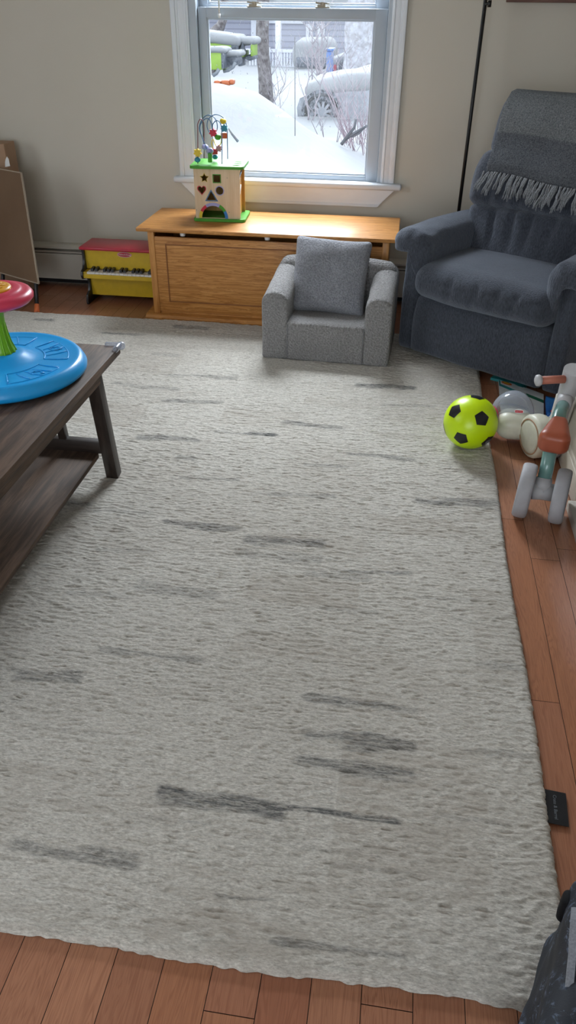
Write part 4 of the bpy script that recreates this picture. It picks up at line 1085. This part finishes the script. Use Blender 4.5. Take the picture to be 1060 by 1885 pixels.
# ------------------------------------------------------------------ balance bike
BK = empty('balance_bike', (.52, 2.3, 0), label='toddler balance bike with brown saddle and terracotta grips beside the white cabinet', cat='balance bike')
ki = Matrix.Translation((-.52, -2.3, 0))
def bwheel(c, w, r, ax=(1, 0, 0)):
    m = axis_m(c, ax); h = w/2
    o = part(MB().lathe([(0, -h*.72), (r*.62, -h*.72), (r*.66, -h*.95), (r*.88, -h), (r*.95, -h*.88), (r*.985, -h*.6), (r, -h*.2), (r, h*.2), (r*.985, h*.6), (r*.95, h*.88), (r*.88, h), (r*.66, h*.95), (r*.62, h*.72), (0, h*.72)], 56, m), 'wheel', 'biketyre', BK, ki, smooth=True)
    part(MB().lathe([(0, -h*.85), (r*.2, -h*.8), (r*.6, -h*.74), (r*.6, h*.74), (r*.2, h*.8), (0, h*.85)], 40, m), 'wheel_disc', 'bikegrey', BK, ki, parent=o, smooth=True)
hx = Vector((.25, .97, 0)).normalized()     # heading
side_ = Vector((.978, -.215, 0)).normalized()
bwheel((.460, 2.138, .089), .046, .089, side_ + Vector((0, -.01, -.03))); bwheel((.567, 2.120, .089), .044, .089, side_ + Vector((0, -.05, .03)))
bwheel((.612, 2.555, .078), .034, .078, (.97, .2, 0))
part(MB().tube([(.482, 2.138, .090), (.512, 2.138, .092), (.545, 2.136, .090)], .028, 20), 'axle_housing', 'bikegrey', BK, ki, smooth=True)
part(MB().tube([(.512, 2.138, .092), (.5135, 2.147, .115), (.515, 2.154, .131)], [.028, .0265, .0248], 20), 'rear_socket', 'bikegrey', BK, ki, smooth=True)
st_ = Vector((.597, 2.436, .372)); fk = Vector((.612, 2.555, .078)); hd = st_.lerp(fk, .33)
hdp = hd-hx*.03
part(MB().tube([(.515, 2.152, .126), (.519, 2.172, .175), (.527, 2.215, .222), (.545, 2.28, .245), (.562, 2.345, .262), tuple(hdp.lerp(Vector((.562, 2.345, .262)), .35))], .0215, 20), 'frame_tube', 'sage', BK, ki, smooth=True)
part(MB().tube([tuple(hdp.lerp(Vector((.562, 2.345, .262)), .45)), tuple(hd)], [.0245, .0255], 20), 'head_socket', 'bikegrey', BK, ki, smooth=True)
part(MB().tube([(.524, 2.196, .205), (.5265, 2.21, .216)], .0235, 20), 'seat_collar', 'bikewhite', BK, ki, smooth=True)
part(MB().tube([tuple(st_+Vector((0, 0, .012))), tuple(st_.lerp(fk, .3)), tuple(st_.lerp(fk, .6)), tuple(st_.lerp(fk, .82))], [.0325, .030, .026, .020], 28), 'steering_column', 'bikegrey', BK, ki, smooth=False, auto=50)
part(MB().bar(st_.lerp(fk, .35)+Vector((-.026, 0, 0)), fk+Vector((-.026, 0, .0)), .010, .030, up=(0, 1, 0), bev=.003).bar(st_.lerp(fk, .35)+Vector((.026, 0, 0)), fk+Vector((.026, 0, .0)), .010, .030, up=(0, 1, 0), bev=.003), 'fork', 'bikewhite', BK, ki, auto=40)
g0 = st_+Vector((0, -.004, -.018)); gd = Vector((-.97, -.24, -.02)).normalized()
for s, nm in ((1, 'grip'), (-1, 'grip')):
    gp_ = part(MB().tube([tuple(g0+gd*s*.026), tuple(g0+gd*s*.108)], .0135, 20), 'grip', 'terra', BK, ki, smooth=True)
    rg = MB()
    part(MB().lathe([(0, 0), (.016, 0), (.0195, .006), (.0185, .014), (.012, .018), (0, .019)], 24, axis_m(g0+gd*s*.106, gd*s)), 'grip_cap', 'bikegrey', BK, ki, parent=gp_, smooth=True)
def f_sad(p, h):
    q = p.copy(); t = (q.y+h.y)/(2*h.y)       # 0 rear .. 1 nose
    q.x *= 1.0-.52*max(0, t-.12)/.88
    if q.z > 0: q.z += .006*(1-t)
    else: q.z -= .012*max(0, 1-t*1.6)
    return q
sm_ = T(.535, 2.232, .252) @ R(-math.atan2(hx.x, hx.y), 'Z') @ R(math.radians(3), 'X')
soft('saddle', rbox((.003, 0, 0), (.098, .155, .060), (.030, .032, .024), 18, f_sad, ki @ sm_), 'saddle', BK)

# ------------------------------------------------------------------ white cabinet at the right edge
CB = empty('white_cabinet', (.84, 1.85, 0), label='low white cabinet with dark glass front at the right edge', cat='cabinet')
ci = Matrix.Translation((-.84, -1.85, 0))
part(MB().box(.655, 1.06, .95, 2.60, .03, .292, .004), 'carcass', 'cabinet', CB, ci)
part(MB().box(.632, 1.08, .93, 2.62, .292, .312, .006), 'top', 'cabinet', CB, ci, auto=40)
part(MB().box(.644, .665, 2.23, 2.60, .10, .292, .004).box(.640, .646, 2.27, 2.56, .13, .265, .003), 'pilaster', 'cabinet', CB, ci, auto=40)
part(MB().box(.636, .67, 2.20, 2.612, .0, .092, .004).box(.640, .67, 2.205, 2.606, .088, .108, .004), 'pilaster_base', 'cabinet', CB, ci, auto=40)
part(MB().box(.612, .66, .95, 2.19, .0, .036, .004), 'floor_rail', 'heater', CB, ci, auto=40)
dr = frame_mb(1.2, 2.19, .052, .28, 0, .014, .022, .022, .022, .022); part(MB().add(dr.bm, T(.655, 0, 0) @ R(PI/2, 'Z')), 'door_frame', 'cabinet', CB, ci, auto=40)
part(MB().box(.650, .656, 1.21, 2.18, .06, .275), 'glass_front', 'smoke', CB, ci)

# ------------------------------------------------------------------ backpack, bottom right corner
BPK = empty('backpack', (.50, .52, 0), label='dark navy speckled backpack on the floor in the bottom right corner', cat='backpack')
pki = Matrix.Translation((-.50, -.52, 0))
bgM = T(.464, .512, .120) @ R(math.radians(-20), 'Z')
def f_bag(p, h):
    q = p.copy(); t = (q.z+h.z)/(2*h.z)
    q.x *= 1.06-.12*t; q.y *= 1.03-.05*t
    q += wob(q, 9, .014, 21)+wob(q, 26, .004, 22)
    q.z = max(q.z, -h.z); return q
soft('main_body', rbox((0, 0, 0), (.36, .40, .245), (.035, .035, .045), 26, f_bag, pki @ bgM), 'bag', BPK)
def f_pk(p, h): return p+wob(p, 14, .010, 25)+wob(p, 40, .0035, 26)
soft('side_pocket', rbox((-.145, -.05, .0), (.07, .22, .15), (.03, .05, .04), 16, f_pk, pki @ bgM), 'bag', BPK)
MT['buckle'] = plain('matt_black_buckle', '101115', .7, spec=.2)
MT['web'] = fabric('grey_webbing', '6f737b', '8d9199', 300, .4, .001)
pts = [atz(1048, 1668, .235), atz(1046, 1690, .250), atz(1044, 1720, .252), atz(1043, 1750, .252), atz(1040, 1780, .250), atz(1037, 1815, .240)]
tb = bmesh.new(); L_ = [tb.verts.new((p.x+.003, p.y, p.z-.002)) for p in pts]; R_ = [tb.verts.new((p.x+.014, p.y+.001, p.z-.001)) for p in pts]
for k in range(len(pts)-1): tb.faces.new((L_[k], R_[k], R_[k+1], L_[k+1]))
bmesh.ops.recalc_face_normals(tb, faces=tb.faces); bmesh.ops.solidify(tb, geom=tb.faces[:], thickness=.003)
bmesh.ops.transform(tb, matrix=pki, verts=tb.verts); MB().add(tb).build('webbing_strap', 'web', BPK)
zz = MB().tube([(-.13, .155, .075), (-.06, .165, .108), (.06, .165, .112), (.14, .15, .08)], .007, 8); bmesh.ops.transform(zz.bm, matrix=pki @ bgM, verts=zz.bm.verts); zz.build('piping', 'black', BPK, smooth=True)
zz = MB().add(rbox((-.170, .150, .06), (.030, .03, .06), .01, 6)); bmesh.ops.transform(zz.bm, matrix=pki @ bgM, verts=zz.bm.verts); zz.build('buckle', 'buckle', BPK, smooth=True)
zz = MB().add(rbox((-.195, -.055, -.060), (.04, .03, .06), .01, 6)); bmesh.ops.transform(zz.bm, matrix=pki @ bgM, verts=zz.bm.verts); zz.build('buckle', 'buckle', BPK, smooth=True)

# ------------------------------------------------------------------ outdoors
def interp(x, xs, ys): return float(np.interp(x, xs, ys))
def sstep(t): t = np.clip(t, 0, 1); return t*t*(3-2*t)
def snow_z(X, Y):
    crest = np.interp(X, [-6, -2.4, -1.75, -1.43, -1.24, -.94, -.64, -.28, .3, 3], [.72, .80, .80, .745, .63, .405, .25, .07, .0, .1])
    near = np.interp(X, [-3, -1.0, -.2, 2], [.42, .44, .46, .3])
    z = near+(crest-near)*sstep((Y-4.9)/(7.5-4.9))
    far = .08
    z = np.where(Y > 7.5, crest+(far-crest)*sstep((Y-7.5)/2.6), z)
    dip = -.10*np.exp(-((X+1.5)/.45)**2-((Y-6.3)/.5)**2)
    return z+np.where(Y < 9, dip, 0)
def build_ground():
    xs = np.concatenate([np.linspace(-60, -6, 28)[:-1], np.linspace(-6, 4, 130), np.linspace(4, 60, 28)[1:]]); ys = np.concatenate([np.linspace(-40, 4.2, 24)[:-1], np.linspace(4.2, 12, 110), np.linspace(12, 70, 50)[1:]])
    X, Y = np.meshgrid(xs, ys); Z = snow_z(X, Y)
    far = sstep((Y-12)/30); 
    wv = np.array([[mnoise.noise(Vector((x*.35, y*.35, 0)))*.10+mnoise.noise(Vector((x*1.3, y*1.3, 5)))*.025 for x in xs] for y in ys])
    Z = Z + wv*np.clip((Y-7.5)/3, .12, 1)
    inner = (X > WX0-.3) & (X < WX1+.3) & (Y < 4.37) & (Y > WY0-.3)
    Z = np.where(inner, -.3, Z); outb = (Y < 4.3) & ~inner; Z = np.where(outb, -.15, Z)
    nyy, nxx = X.shape; me = bpy.data.meshes.new('ground')
    i = np.arange(nxx*nyy).reshape(nyy, nxx); q = np.stack([i[:-1, :-1], i[:-1, 1:], i[1:, 1:], i[1:, :-1]], -1).reshape(-1, 4)
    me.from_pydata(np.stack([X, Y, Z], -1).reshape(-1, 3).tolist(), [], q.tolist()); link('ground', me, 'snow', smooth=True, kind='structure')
build_ground()
GZ = .08
# neighbour's house
HY = 25.0
def hp(px, py, Y=HY): return at(px, py, Y)
HS = empty('neighbour_house', (-3, HY, 0), label='grey-sided house with white windows across the snowy street', cat='house')
hi = Matrix.Translation((3, -HY, 0))
ev = hp(500, 14).z
part(MB().box(-9, 4, HY, HY+7, -.6, ev), 'wall', 'siding', HS, hi)
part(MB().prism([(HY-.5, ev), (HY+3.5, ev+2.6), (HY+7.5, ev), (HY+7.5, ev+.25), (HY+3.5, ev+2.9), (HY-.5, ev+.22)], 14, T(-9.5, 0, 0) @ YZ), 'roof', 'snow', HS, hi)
def hwin(x0, x1, y0, y1, mull=True):
    a, b = hp(x0, y1), hp(x1, y0); w = b.x-a.x
    f = part(frame_mb(a.x, b.x, a.z, b.z, HY-.06, HY, .09, .09, .09, .09, 0), 'window', 'hwhite', HS, hi)
    if mull: part(MB().box((a.x+b.x)/2-.03, (a.x+b.x)/2+.03, HY-.05, HY, a.z, b.z), 'mullion', 'hwhite', HS, hi, parent=f)
    part(MB().box(a.x+.05, b.x-.05, HY-.03, HY-.01, a.z+.05, b.z-.05), 'pane', 'hglass', HS, hi, parent=f)
hwin(463, 474, 36, 74, False); hwin(563, 577, 44, 79, False); hwin(584, 598, 44, 82, False); hwin(495, 514, 20, 38)
part(MB().box(hp(520, 60).x-.03, hp(525, 60).x+.03, HY-1.1, HY-.9, -.2, ev), 'porch_post', 'hwhite', HS, hi)
part(MB().box(hp(494, 60).x, hp(558, 60).x, HY-.1, HY-.02, hp(500, 43).z, hp(500, 37).z), 'porch_beam', 'hwhite', HS, hi)
RLG = empty('porch_railing', (hp(518, 100, 23).x, 23, GZ), label='white porch railing in front of the grey house', cat='railing')
ri = Matrix.Translation(-Vector(RLG.location)); ra, rb = hp(494, 92, 23), hp(543, 94, 23)
part(MB().box(ra.x-.6, rb.x, 22.97, 23.03, ra.z-.05, ra.z+.02), 'top_rail', 'hwhite', RLG, ri)
part(MB().box(ra.x-.6, rb.x, 22.98, 23.02, ra.z-.42, ra.z-.36), 'bottom_rail', 'hwhite', RLG, ri)
nb_ = 16
for k in range(nb_):
    x = ra.x-.5+(rb.x-ra.x+.45)*k/(nb_-1); part(MB().box(x-.02, x+.02, 22.985, 23.015, ra.z-.40, ra.z-.03), 'baluster', 'hwhite', RLG, ri)
for x in (ra.x, rb.x): part(MB().box(x-.05, x+.05, 22.95, 23.05, GZ-.1, ra.z+.06), 'post', 'hwhite', RLG, ri)
# trees
def trunk(name, base_px, top_px, Y, r0, r1, mat, label, bend=0):
    a = at(*base_px, Y); b = at(*top_px, Y); d = (b-a); a2 = Vector((a.x-d.x/d.z*(a.z-GZ+.2), Y, GZ-.2)); b2 = b+d*(5.5/max(.2, d.z))
    pts = [a2.lerp(b2, k/24)+Vector((bend*math.sin(k/24*PI)+.02*math.sin(k*1.3), .0, 0)) for k in range(25)]
    t = MB().tube(pts, [r0*(1+.5*math.exp(-k*1.2))+(r1-r0)*k/24 for k in range(25)], 18)
    for v in t.bm.verts: v.co += mnoise.noise_vector(v.co*5)*r0*.12
    return t.build(name, mat, smooth=True, label=label, cat='tree')
trunk('tree_trunk', (487, 158), (484, 36), 14, .105, .095, 'bark', 'dark bare tree trunk behind the snow drift, left of the window view')
trunk('tree_trunk', (655, 150), (663, 36), 19, .30, .26, 'barkpale', 'wide pale snow-dusted tree trunk right of the window view')
# leaning dark tree at far left
t = MB().tube([at(380, 62, 20)+Vector((0, 0, -1.2)), at(394, 58, 20), at(405, 50, 20), at(411, 36, 20), at(413, 10, 20), at(414, -60, 20), at(424, -500, 20)], [.18, .13, .11, .09, .085, .08, .05], 12)
t.build('tree_trunk', 'bark', smooth=True, label='crooked dark tree trunk behind the green play set, far left of the view', cat='tree')
def sapling(px, py, tops, Y, label, r=.022, seed=0, mat='twig', extra=8):
    base = at(px, py, Y); z0 = float(snow_z(np.array(base.x), np.array(Y)))-.15; base = Vector((base.x, Y, z0)); m = MB(); rr = random.Random(seed)
    for tx_, ty_ in tops:
        tp_ = at(tx_, ty_, Y); n = 7
        pts = [base.lerp(tp_, k/n)+Vector((rr.uniform(-.03, .03)*(k > 0), rr.uniform(-.05, .05), 0)) for k in range(n+1)]
        m.tube(pts, [r*(1-.6*k/n) for k in range(n+1)], 6)
        for e in range(extra):
            k = rr.randint(2, n); p = pts[k]; L = rr.uniform(.2, .6); dx = rr.choice((-1, 1))*rr.uniform(.3, .9)
            m.tube([p, p+Vector((dx*L*.5, rr.uniform(-.1, .1), L*.35)), p+Vector((dx*L*.8, rr.uniform(-.1, .1), L*.9))], [r*.4, r*.28, r*.12], 5)
    return m.build('sapling', mat, smooth=True, label=label, cat='sapling')
sapling(586, 160, [(592, 30), (582, 60)], 14.5, 'slender two-stemmed sapling left of the silver car, nearest the railing', .020, 1)
sapling(572, 150, [(576, 34)], 15, 'single thin sapling directly behind the silver car bonnet', .020, 2)
sapling(571, 165, [(563, 100), (600, 120)], 11.5, 'thin arching sapling leaning right over the silver car bonnet', .014, 3, extra=5)
sapling(587, 158, [(585, 34), (598, 38), (606, 60)], 16.5, 'three-stemmed sapling in front of the house window', .018, 4)
sapling(510, 170, [(508, 110), (525, 120), (495, 125)], 11.6, 'small wispy sapling below the porch railing', .008, 5, extra=8)
sapling(628, 160, [(622, 90), (640, 100)], 14, 'wispy sapling beside the wide pale trunk', .010, 6, extra=8)
def bush(px, py, Y, spread, n, label, seed, h=.9, mat='twigred'):
    rr = random.Random(seed); b = at(px, py, Y); z0 = float(snow_z(np.array(b.x), np.array(Y)))-.05; b = Vector((b.x, Y, z0)); m = MB()
    for k in range(n):
        a = rr.uniform(-1, 1)*spread; L = h*rr.uniform(.5, 1); dy = rr.uniform(-.25, .25)
        st_ = b+Vector((a*.25, dy*.3, 0)); e = st_+Vector((a*L, dy, L))
        md = st_.lerp(e, .5)+Vector((rr.uniform(-.05, .05), 0, .04)); m.tube([st_, md, e], [.0045, .003, .0014], 5)
        for q in range(4):
            f = rr.uniform(.3, 1); p = st_.lerp(e, f); s = rr.choice((-1, 1)); l2 = rr.uniform(.08, .25)
            m.tube([p, p+Vector((s*l2*.6, rr.uniform(-.05, .05), l2))], [.0022, .0009], 4)
    return m.build('bush', mat, smooth=True, label=label, cat='bush')
bush(662, 262, 9.4, .55, 26, 'leafless reddish bush in front of the silver car', 3, 1.0)
bush(676, 285, 8.4, .6, 22, 'leafless bush at the lower right corner of the window view', 4, .5)
bush(612, 255, 9.0, .7, 7, 'sparse low twigs on the snow left of the reddish bush', 5, .5, 'twig')
sk = MB()
def P8(x, y, Y=8.2): return at(x, y, Y)
sk.tube([P8(628, 266), P8(640, 250), P8(652, 235), P8(655, 219)], [.016, .015, .013, .012], 8)
sk.build('fallen_branch', 'stick', smooth=True, label='short thick dark branch standing up from the snow at lower right', cat='branch')
MB().tube([P8(636, 257), P8(652, 245), P8(668, 236), P8(692, 222)], [.013, .013, .012, .009], 8).tube([P8(646, 252), P8(660, 246), P8(672, 234)], [.010, .010, .007], 8).build('fallen_branch', 'stick', smooth=True, label='long forked dark branch crossing the short one in the snow', cat='branch')
MB().tube([at(543, 245, 6.5)-Vector((0, 0, .02)), at(542.6, 68, 6.5)], .0035, 6).build('garden_stake', 'stick', label='thin upright metal stake in the snow at the middle of the window', cat='stake')
# silver car half buried
CY = 12.0
CR = empty('silver_car', (at(590, 190, CY).x, CY, 0), label='silver car half buried in snow, front wheel showing', cat='car')
ri2 = Matrix.Translation(-Vector(CR.location))
wc_ = at(592, 207, CY); wr = .215
x0 = at(549, 190, CY).x; zt = at(600, 164, CY).z
prof = [(x0+.02, wc_.z-.25), (x0-.02, wc_.z+.05), (x0+.02, zt-.12), (x0+.25, zt-.02), (x0+1.1, zt+.10), (x0+1.65, zt+.50), (x0+3.0, zt+.52), (x0+3.7, zt+.15), (x0+4.3, zt+.05), (x0+4.35, wc_.z-.25)]
aw = circ(.25, 20, wc_.x, wc_.z, 0, PI); aw2 = circ(.25, 14, wc_.x+2.65, wc_.z, 0, PI)
poly = prof+[(wc_.x+2.65+.25, wc_.z-.25)]+aw2+[(wc_.x+2.65-.25, wc_.z-.25), (wc_.x+.25, wc_.z-.25)]+aw+[(wc_.x-.25, wc_.z-.25)]
part(MB().prism(poly, 1.7, T(0, CY+1.70, 0) @ XZ, bev=.0), 'body', 'silver', CR, ri2)
part(MB().prism([(x0+1.2, zt+.12), (x0+1.7, zt+.46), (x0+2.9, zt+.48), (x0+3.4, zt+.15)], .02, T(0, CY-.002, 0) @ XZ), 'side_window', 'hglass', CR, ri2)
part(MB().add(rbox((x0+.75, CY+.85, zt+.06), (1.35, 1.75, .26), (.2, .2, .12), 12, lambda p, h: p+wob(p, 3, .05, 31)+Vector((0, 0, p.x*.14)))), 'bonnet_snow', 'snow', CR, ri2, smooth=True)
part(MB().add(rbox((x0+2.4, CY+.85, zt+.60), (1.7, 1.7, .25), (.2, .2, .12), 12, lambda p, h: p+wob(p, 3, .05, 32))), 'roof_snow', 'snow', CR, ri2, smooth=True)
for dx in (0, 2.65):
    wm2 = T(wc_.x+dx, CY+.09, wc_.z) @ R(PI/2, 'X')
    wl = part(MB().lathe([(wr*.66, -.1), (wr*.7, .09), (wr*.9, .1), (wr, .05), (wr, -.1)], 40, wm2), 'wheel', 'tyre', CR, ri2, smooth=True)
    rm = MB().lathe([(wr*.60, .06), (wr*.69, .085), (wr*.71, .06)], 40, wm2).lathe([(0, .07), (.05, .07), (.06, .04), (0, .02)], 20, wm2)
    for k in range(10):
        a = k*2*PI/10+.1; rm.bar((.04*math.cos(a), .04*math.sin(a), .06), (wr*.64*math.cos(a+.08), wr*.64*math.sin(a+.08), .055), .035, .02, M=wm2)
    part(rm, 'rim', 'alloy', CR, ri2, parent=wl)
    part(MB().lathe([(0, .0), (wr*.66, .0), (wr*.66, -.02), (0, -.02)], 30, wm2), 'brake_disc', 'char', CR, ri2, parent=wl)
ar = MB().add(plate([circ(.285, 30, wc_.x, wc_.z, -.2, PI+.2)+circ(.245, 30, wc_.x, wc_.z, PI+.2, -.2)], .10), T(0, CY+.0, 0) @ XZ)
part(ar, 'wheel_arch', 'tyre', CR, ri2)
# dark car and bin behind
DY = 20.5
dl, dr_ = at(610, 125, DY), at(710, 110, DY); dz = at(620, 108, DY).z
DC = empty('dark_car', (dl.x, DY, 0), label='dark car with red tail light under snow behind the wide pale trunk', cat='car'); di = Matrix.Translation((-dl.x, -DY, 0))
part(MB().prism([(dl.x, GZ), (dl.x-.03, dz-.15), (dl.x+.1, dz), (dl.x+.7, dz+.08), (dl.x+1.3, dz+.45), (dl.x+2.8, dz+.45), (dl.x+3.6, dz+.05), (dl.x+4.3, dz-.02), (dl.x+4.35, GZ)], 1.7, T(0, DY+1.7, 0) @ XZ), 'body', 'darkcar', DC, di)
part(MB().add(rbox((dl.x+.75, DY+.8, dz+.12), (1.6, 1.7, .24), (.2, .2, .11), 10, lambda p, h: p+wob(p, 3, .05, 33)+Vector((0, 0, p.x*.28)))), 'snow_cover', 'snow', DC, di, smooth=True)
part(MB().box(dl.x-.03, dl.x+.12, DY-.03, DY+.05, dz-.30, dz-.12, .02), 'tail_light', 'taillight', DC, di)
BN = empty('blue_bin', (at(605, 100, 19.8).x, 19.8, GZ), label='blue wheeled bin between the grey house and the dark car', cat='bin'); bni = Matrix.Translation(-Vector(BN.location))
b0, b1 = at(600, 118, 19.8), at(611, 94, 19.8)
part(MB().box(b0.x, b1.x, 19.8, 20.3, GZ-.1, b1.z, .03), 'bin_body', 'bin', BN, bni); part(MB().box(b0.x-.03, b1.x+.03, 19.77, 20.33, b1.z, b1.z+.05, .02), 'bin_lid', 'bin', BN, bni)
WCx = at(578, 95, 22); WCc = empty('snow_covered_car', (WCx.x, 22, 0), label='pale car buried in snow below the house windows', cat='car'); wci = Matrix.Translation((-WCx.x, -22, 0))
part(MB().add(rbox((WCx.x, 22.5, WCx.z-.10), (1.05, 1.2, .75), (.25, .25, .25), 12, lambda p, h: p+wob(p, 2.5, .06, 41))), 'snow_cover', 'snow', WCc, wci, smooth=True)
part(MB().box(WCx.x-.45, WCx.x+.45, 21.86, 22.3, WCx.z-.35, WCx.z-.12, .05), 'windscreen', 'char', WCc, wci)
# snow-topped play set at the left
PY = 11.0
PS = empty('outdoor_play_set', (at(420, 100, PY).x, PY, 0), label='lime green and charcoal play set capped with snow, left of the window view', cat='play set'); psi = Matrix.Translation(-Vector(PS.location))
def pbox(x0, x1, y0, y1, Y0, Y1, mat, nm, bev=.01):
    a, b = at(x0, y1, Y0), at(x1, y0, Y0); return part(MB().box(a.x, b.x, Y0, Y1, a.z, b.z, bev), nm, mat, PS, psi, auto=40)
def pcap(x0, x1, y0, y1, Y0, Y1, nm='snow_cap', slope=0):
    a, b = at(x0, y1, Y0), at(x1, y0, Y0); w = b.x-a.x+.04; h = b.z-a.z
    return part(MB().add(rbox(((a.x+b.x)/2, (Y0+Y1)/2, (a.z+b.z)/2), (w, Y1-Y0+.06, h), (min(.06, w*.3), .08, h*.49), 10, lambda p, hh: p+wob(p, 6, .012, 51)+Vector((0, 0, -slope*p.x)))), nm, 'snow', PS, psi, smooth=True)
pbox(340, 426, 80, 96, 11.6, 12.2, 'lime', 'roof_panel'); pbox(425, 435, 82, 100, 11.6, 12.2, 'char', 'end_panel'); pcap(340, 436, 60, 80, 11.6, 12.3, slope=.10)
pbox(360, 407, 96, 128, 10.8, 11.2, 'lime', 'front_panel'); pbox(407, 411, 98, 127, 10.8, 11.2, 'char', 'front_edge'); pcap(360, 411, 87, 99, 10.8, 11.25)
pbox(411, 436, 103, 121, 11.0, 11.4, 'char', 'motor_box', .04); pcap(410, 437, 94, 106, 11.0, 11.5)
pbox(437, 448, 94, 105, 11.8, 12.2, 'lime', 'gable_panel'); pbox(438, 444, 104, 122, 11.8, 12.1, 'char', 'gable_post'); pbox(450, 466, 101, 112, 11.8, 12.2, 'char', 'bucket', .05); pbox(461, 464, 78, 104, 11.8, 12.2, 'lime', 'corner_post'); pcap(436, 465, 69, 84, 11.8, 12.4)
a, b, c = at(440, 96, 11.75), at(452, 96, 11.75), at(446, 78, 11.75)
part(MB().prism([(a.x, a.z), (b.x, b.z), (c.x, c.z)], .05, T(0, 11.8, 0) @ XZ), 'gable', 'char', PS, psi)
cl = MB().tube([at(411, 131, 10.95), at(420, 129, 10.95), at(429, 123, 10.95), at(433, 115, 10.95)], .022, 8); part(cl, 'curved_leg', 'greybar', PS, psi, smooth=True)
cl = MB().tube([at(392, 139, 10.8), at(399, 134, 10.8), at(403, 127, 10.8)], .022, 8); part(cl, 'curved_leg', 'greybar', PS, psi, smooth=True)
for k, (px, py, w) in enumerate(((401, 148, 5.5), (416, 147.5, 7), (427, 146, 4))):
    p = at(px, py, 7.9); zz_ = float(snow_z(np.array(p.x), np.array(7.9)))
    soft('buried_orange_toy', rbox((p.x, 7.9, p.z-.022), (w*.0062*2, .10, .05), (.02, .03, .02), 8, lambda q, h: q+wob(q, 12, .008, 60)), 'oplastic',
         label=('leftmost of three orange toy bits poking from the snow', 'widest, middle one of the orange toy bits poking from the snow', 'rightmost of three orange toy bits poking from the snow')[k], cat='toy', group='orange bits in the snow')
# stick in a hollow of the drift (left)
hp_ = at(427, 247, 6.2)
MB().tube([hp_+Vector((.045, 0, -.05)), hp_, hp_+Vector((-.03, .02, .035))], [.010, .008, .005], 8).build('dark_stick', 'stick', smooth=True, label='short dark stick in a snow hollow behind the bead maze', cat='stick')
# falling snow
fl = MB(); rr = random.Random(9)
for k in range(900):
    Y = rr.uniform(6.5, 22); px = rr.uniform(370, 705); py = rr.uniform(-30, 240); p = at(px, py, Y)
    if p.z < float(snow_z(np.array(p.x), np.array(Y)))+.05: continue
    s = rr.uniform(.004, .009)*(1 if Y > 10 else .6); t = bmesh.new(); bmesh.ops.create_icosphere(t, subdivisions=1, radius=s); bmesh.ops.transform(t, matrix=T(*p) @ R(rr.uniform(-.6, .6), 'Y') @ Matrix.Diagonal((.7, .7, 1.8, 1)), verts=t.verts)
    for f in t.faces: pass
    fl.add(t)
fl.build('falling_snow', 'snow', kind='stuff', label='snowflakes falling outside the window', cat='snow')

# ------------------------------------------------------------------ daylight and added fill lamps
w = bpy.data.worlds.new('overcast_sky'); bpy.context.scene.world = w; w.use_nodes = True
bg = w.node_tree.nodes['Background']; bg.inputs[0].default_value = (.84, .92, 1.0, 1); bg.inputs[1].default_value = 2.6
def area(name, loc, rot, sx, sy, power, col=(.86, .93, 1), portal=False):
    l = bpy.data.lights.new(name, 'AREA'); l.shape = 'RECTANGLE'; l.size = sx; l.size_y = sy; l.energy = power; l.color = col
    if portal: l.cycles.is_portal = True
    o = bpy.data.objects.new(name, l); C.objects.link(o); o.location = loc; o.rotation_euler = rot; return o
area('window_daylight_portal', ((OX0+OX1)/2, WY1+.15, (OZ0+OZ1)/2), (-PI/2, 0, 0), OX1-OX0, OZ1-OZ0, 1, portal=True)
area('window_fill_lamp', ((OX0+OX1)/2, 4.95, 2.50), Vector((0, -.80, -.60)).to_track_quat('-Z', 'Y').to_euler(), 1.7, 1.0, 270)  # added lamp outside, above the window, to brighten the room near it
area('rear_fill_lamp', (-.7, WY0-.03, 1.1), (PI/2, 0, 0), 2.2, 1.9, 40)  # lamp added in the rear door opening as fill from behind the camera
area('side_fill_lamp', (WX0-.03, 1.05, 1.42), (PI/2, 0, -PI/2), 1.6, 1.25, 22)  # fill lamp added in the side window opening, out of view

sun = bpy.data.lights.new('bright_overcast_sky', 'SUN'); sun.energy = 6.2; sun.angle = math.radians(40); sun.color = (.86, .93, 1.0)
so_ = bpy.data.objects.new('bright_overcast_sky', sun); C.objects.link(so_); so_.location = (-.6, 9, 8)
so_.rotation_euler = Vector((.08, -.87, -.47)).to_track_quat('-Z', 'Y').to_euler()
# ------------------------------------------------------------------ camera
cam = bpy.data.cameras.new('camera'); co = bpy.data.objects.new('camera', cam); C.objects.link(co)
cam.sensor_fit = 'VERTICAL'; cam.sensor_height = 24; cam.lens = F/1885*24; cam.clip_start = .02; cam.clip_end = 200
m = Matrix((cam_r, -cam_d, -fwd)).transposed().to_4x4(); m.translation = (0, 0, EYE); co.matrix_world = m
sc = bpy.context.scene; sc.camera = co
sc.view_settings.view_transform = 'Standard'; sc.view_settings.look = 'None'; sc.view_settings.gamma = 1; sc.view_settings.exposure = 0; sc.view_settings.use_curve_mapping = False
sc.cycles.max_bounces = 8; sc.cycles.transparent_max_bounces = 12
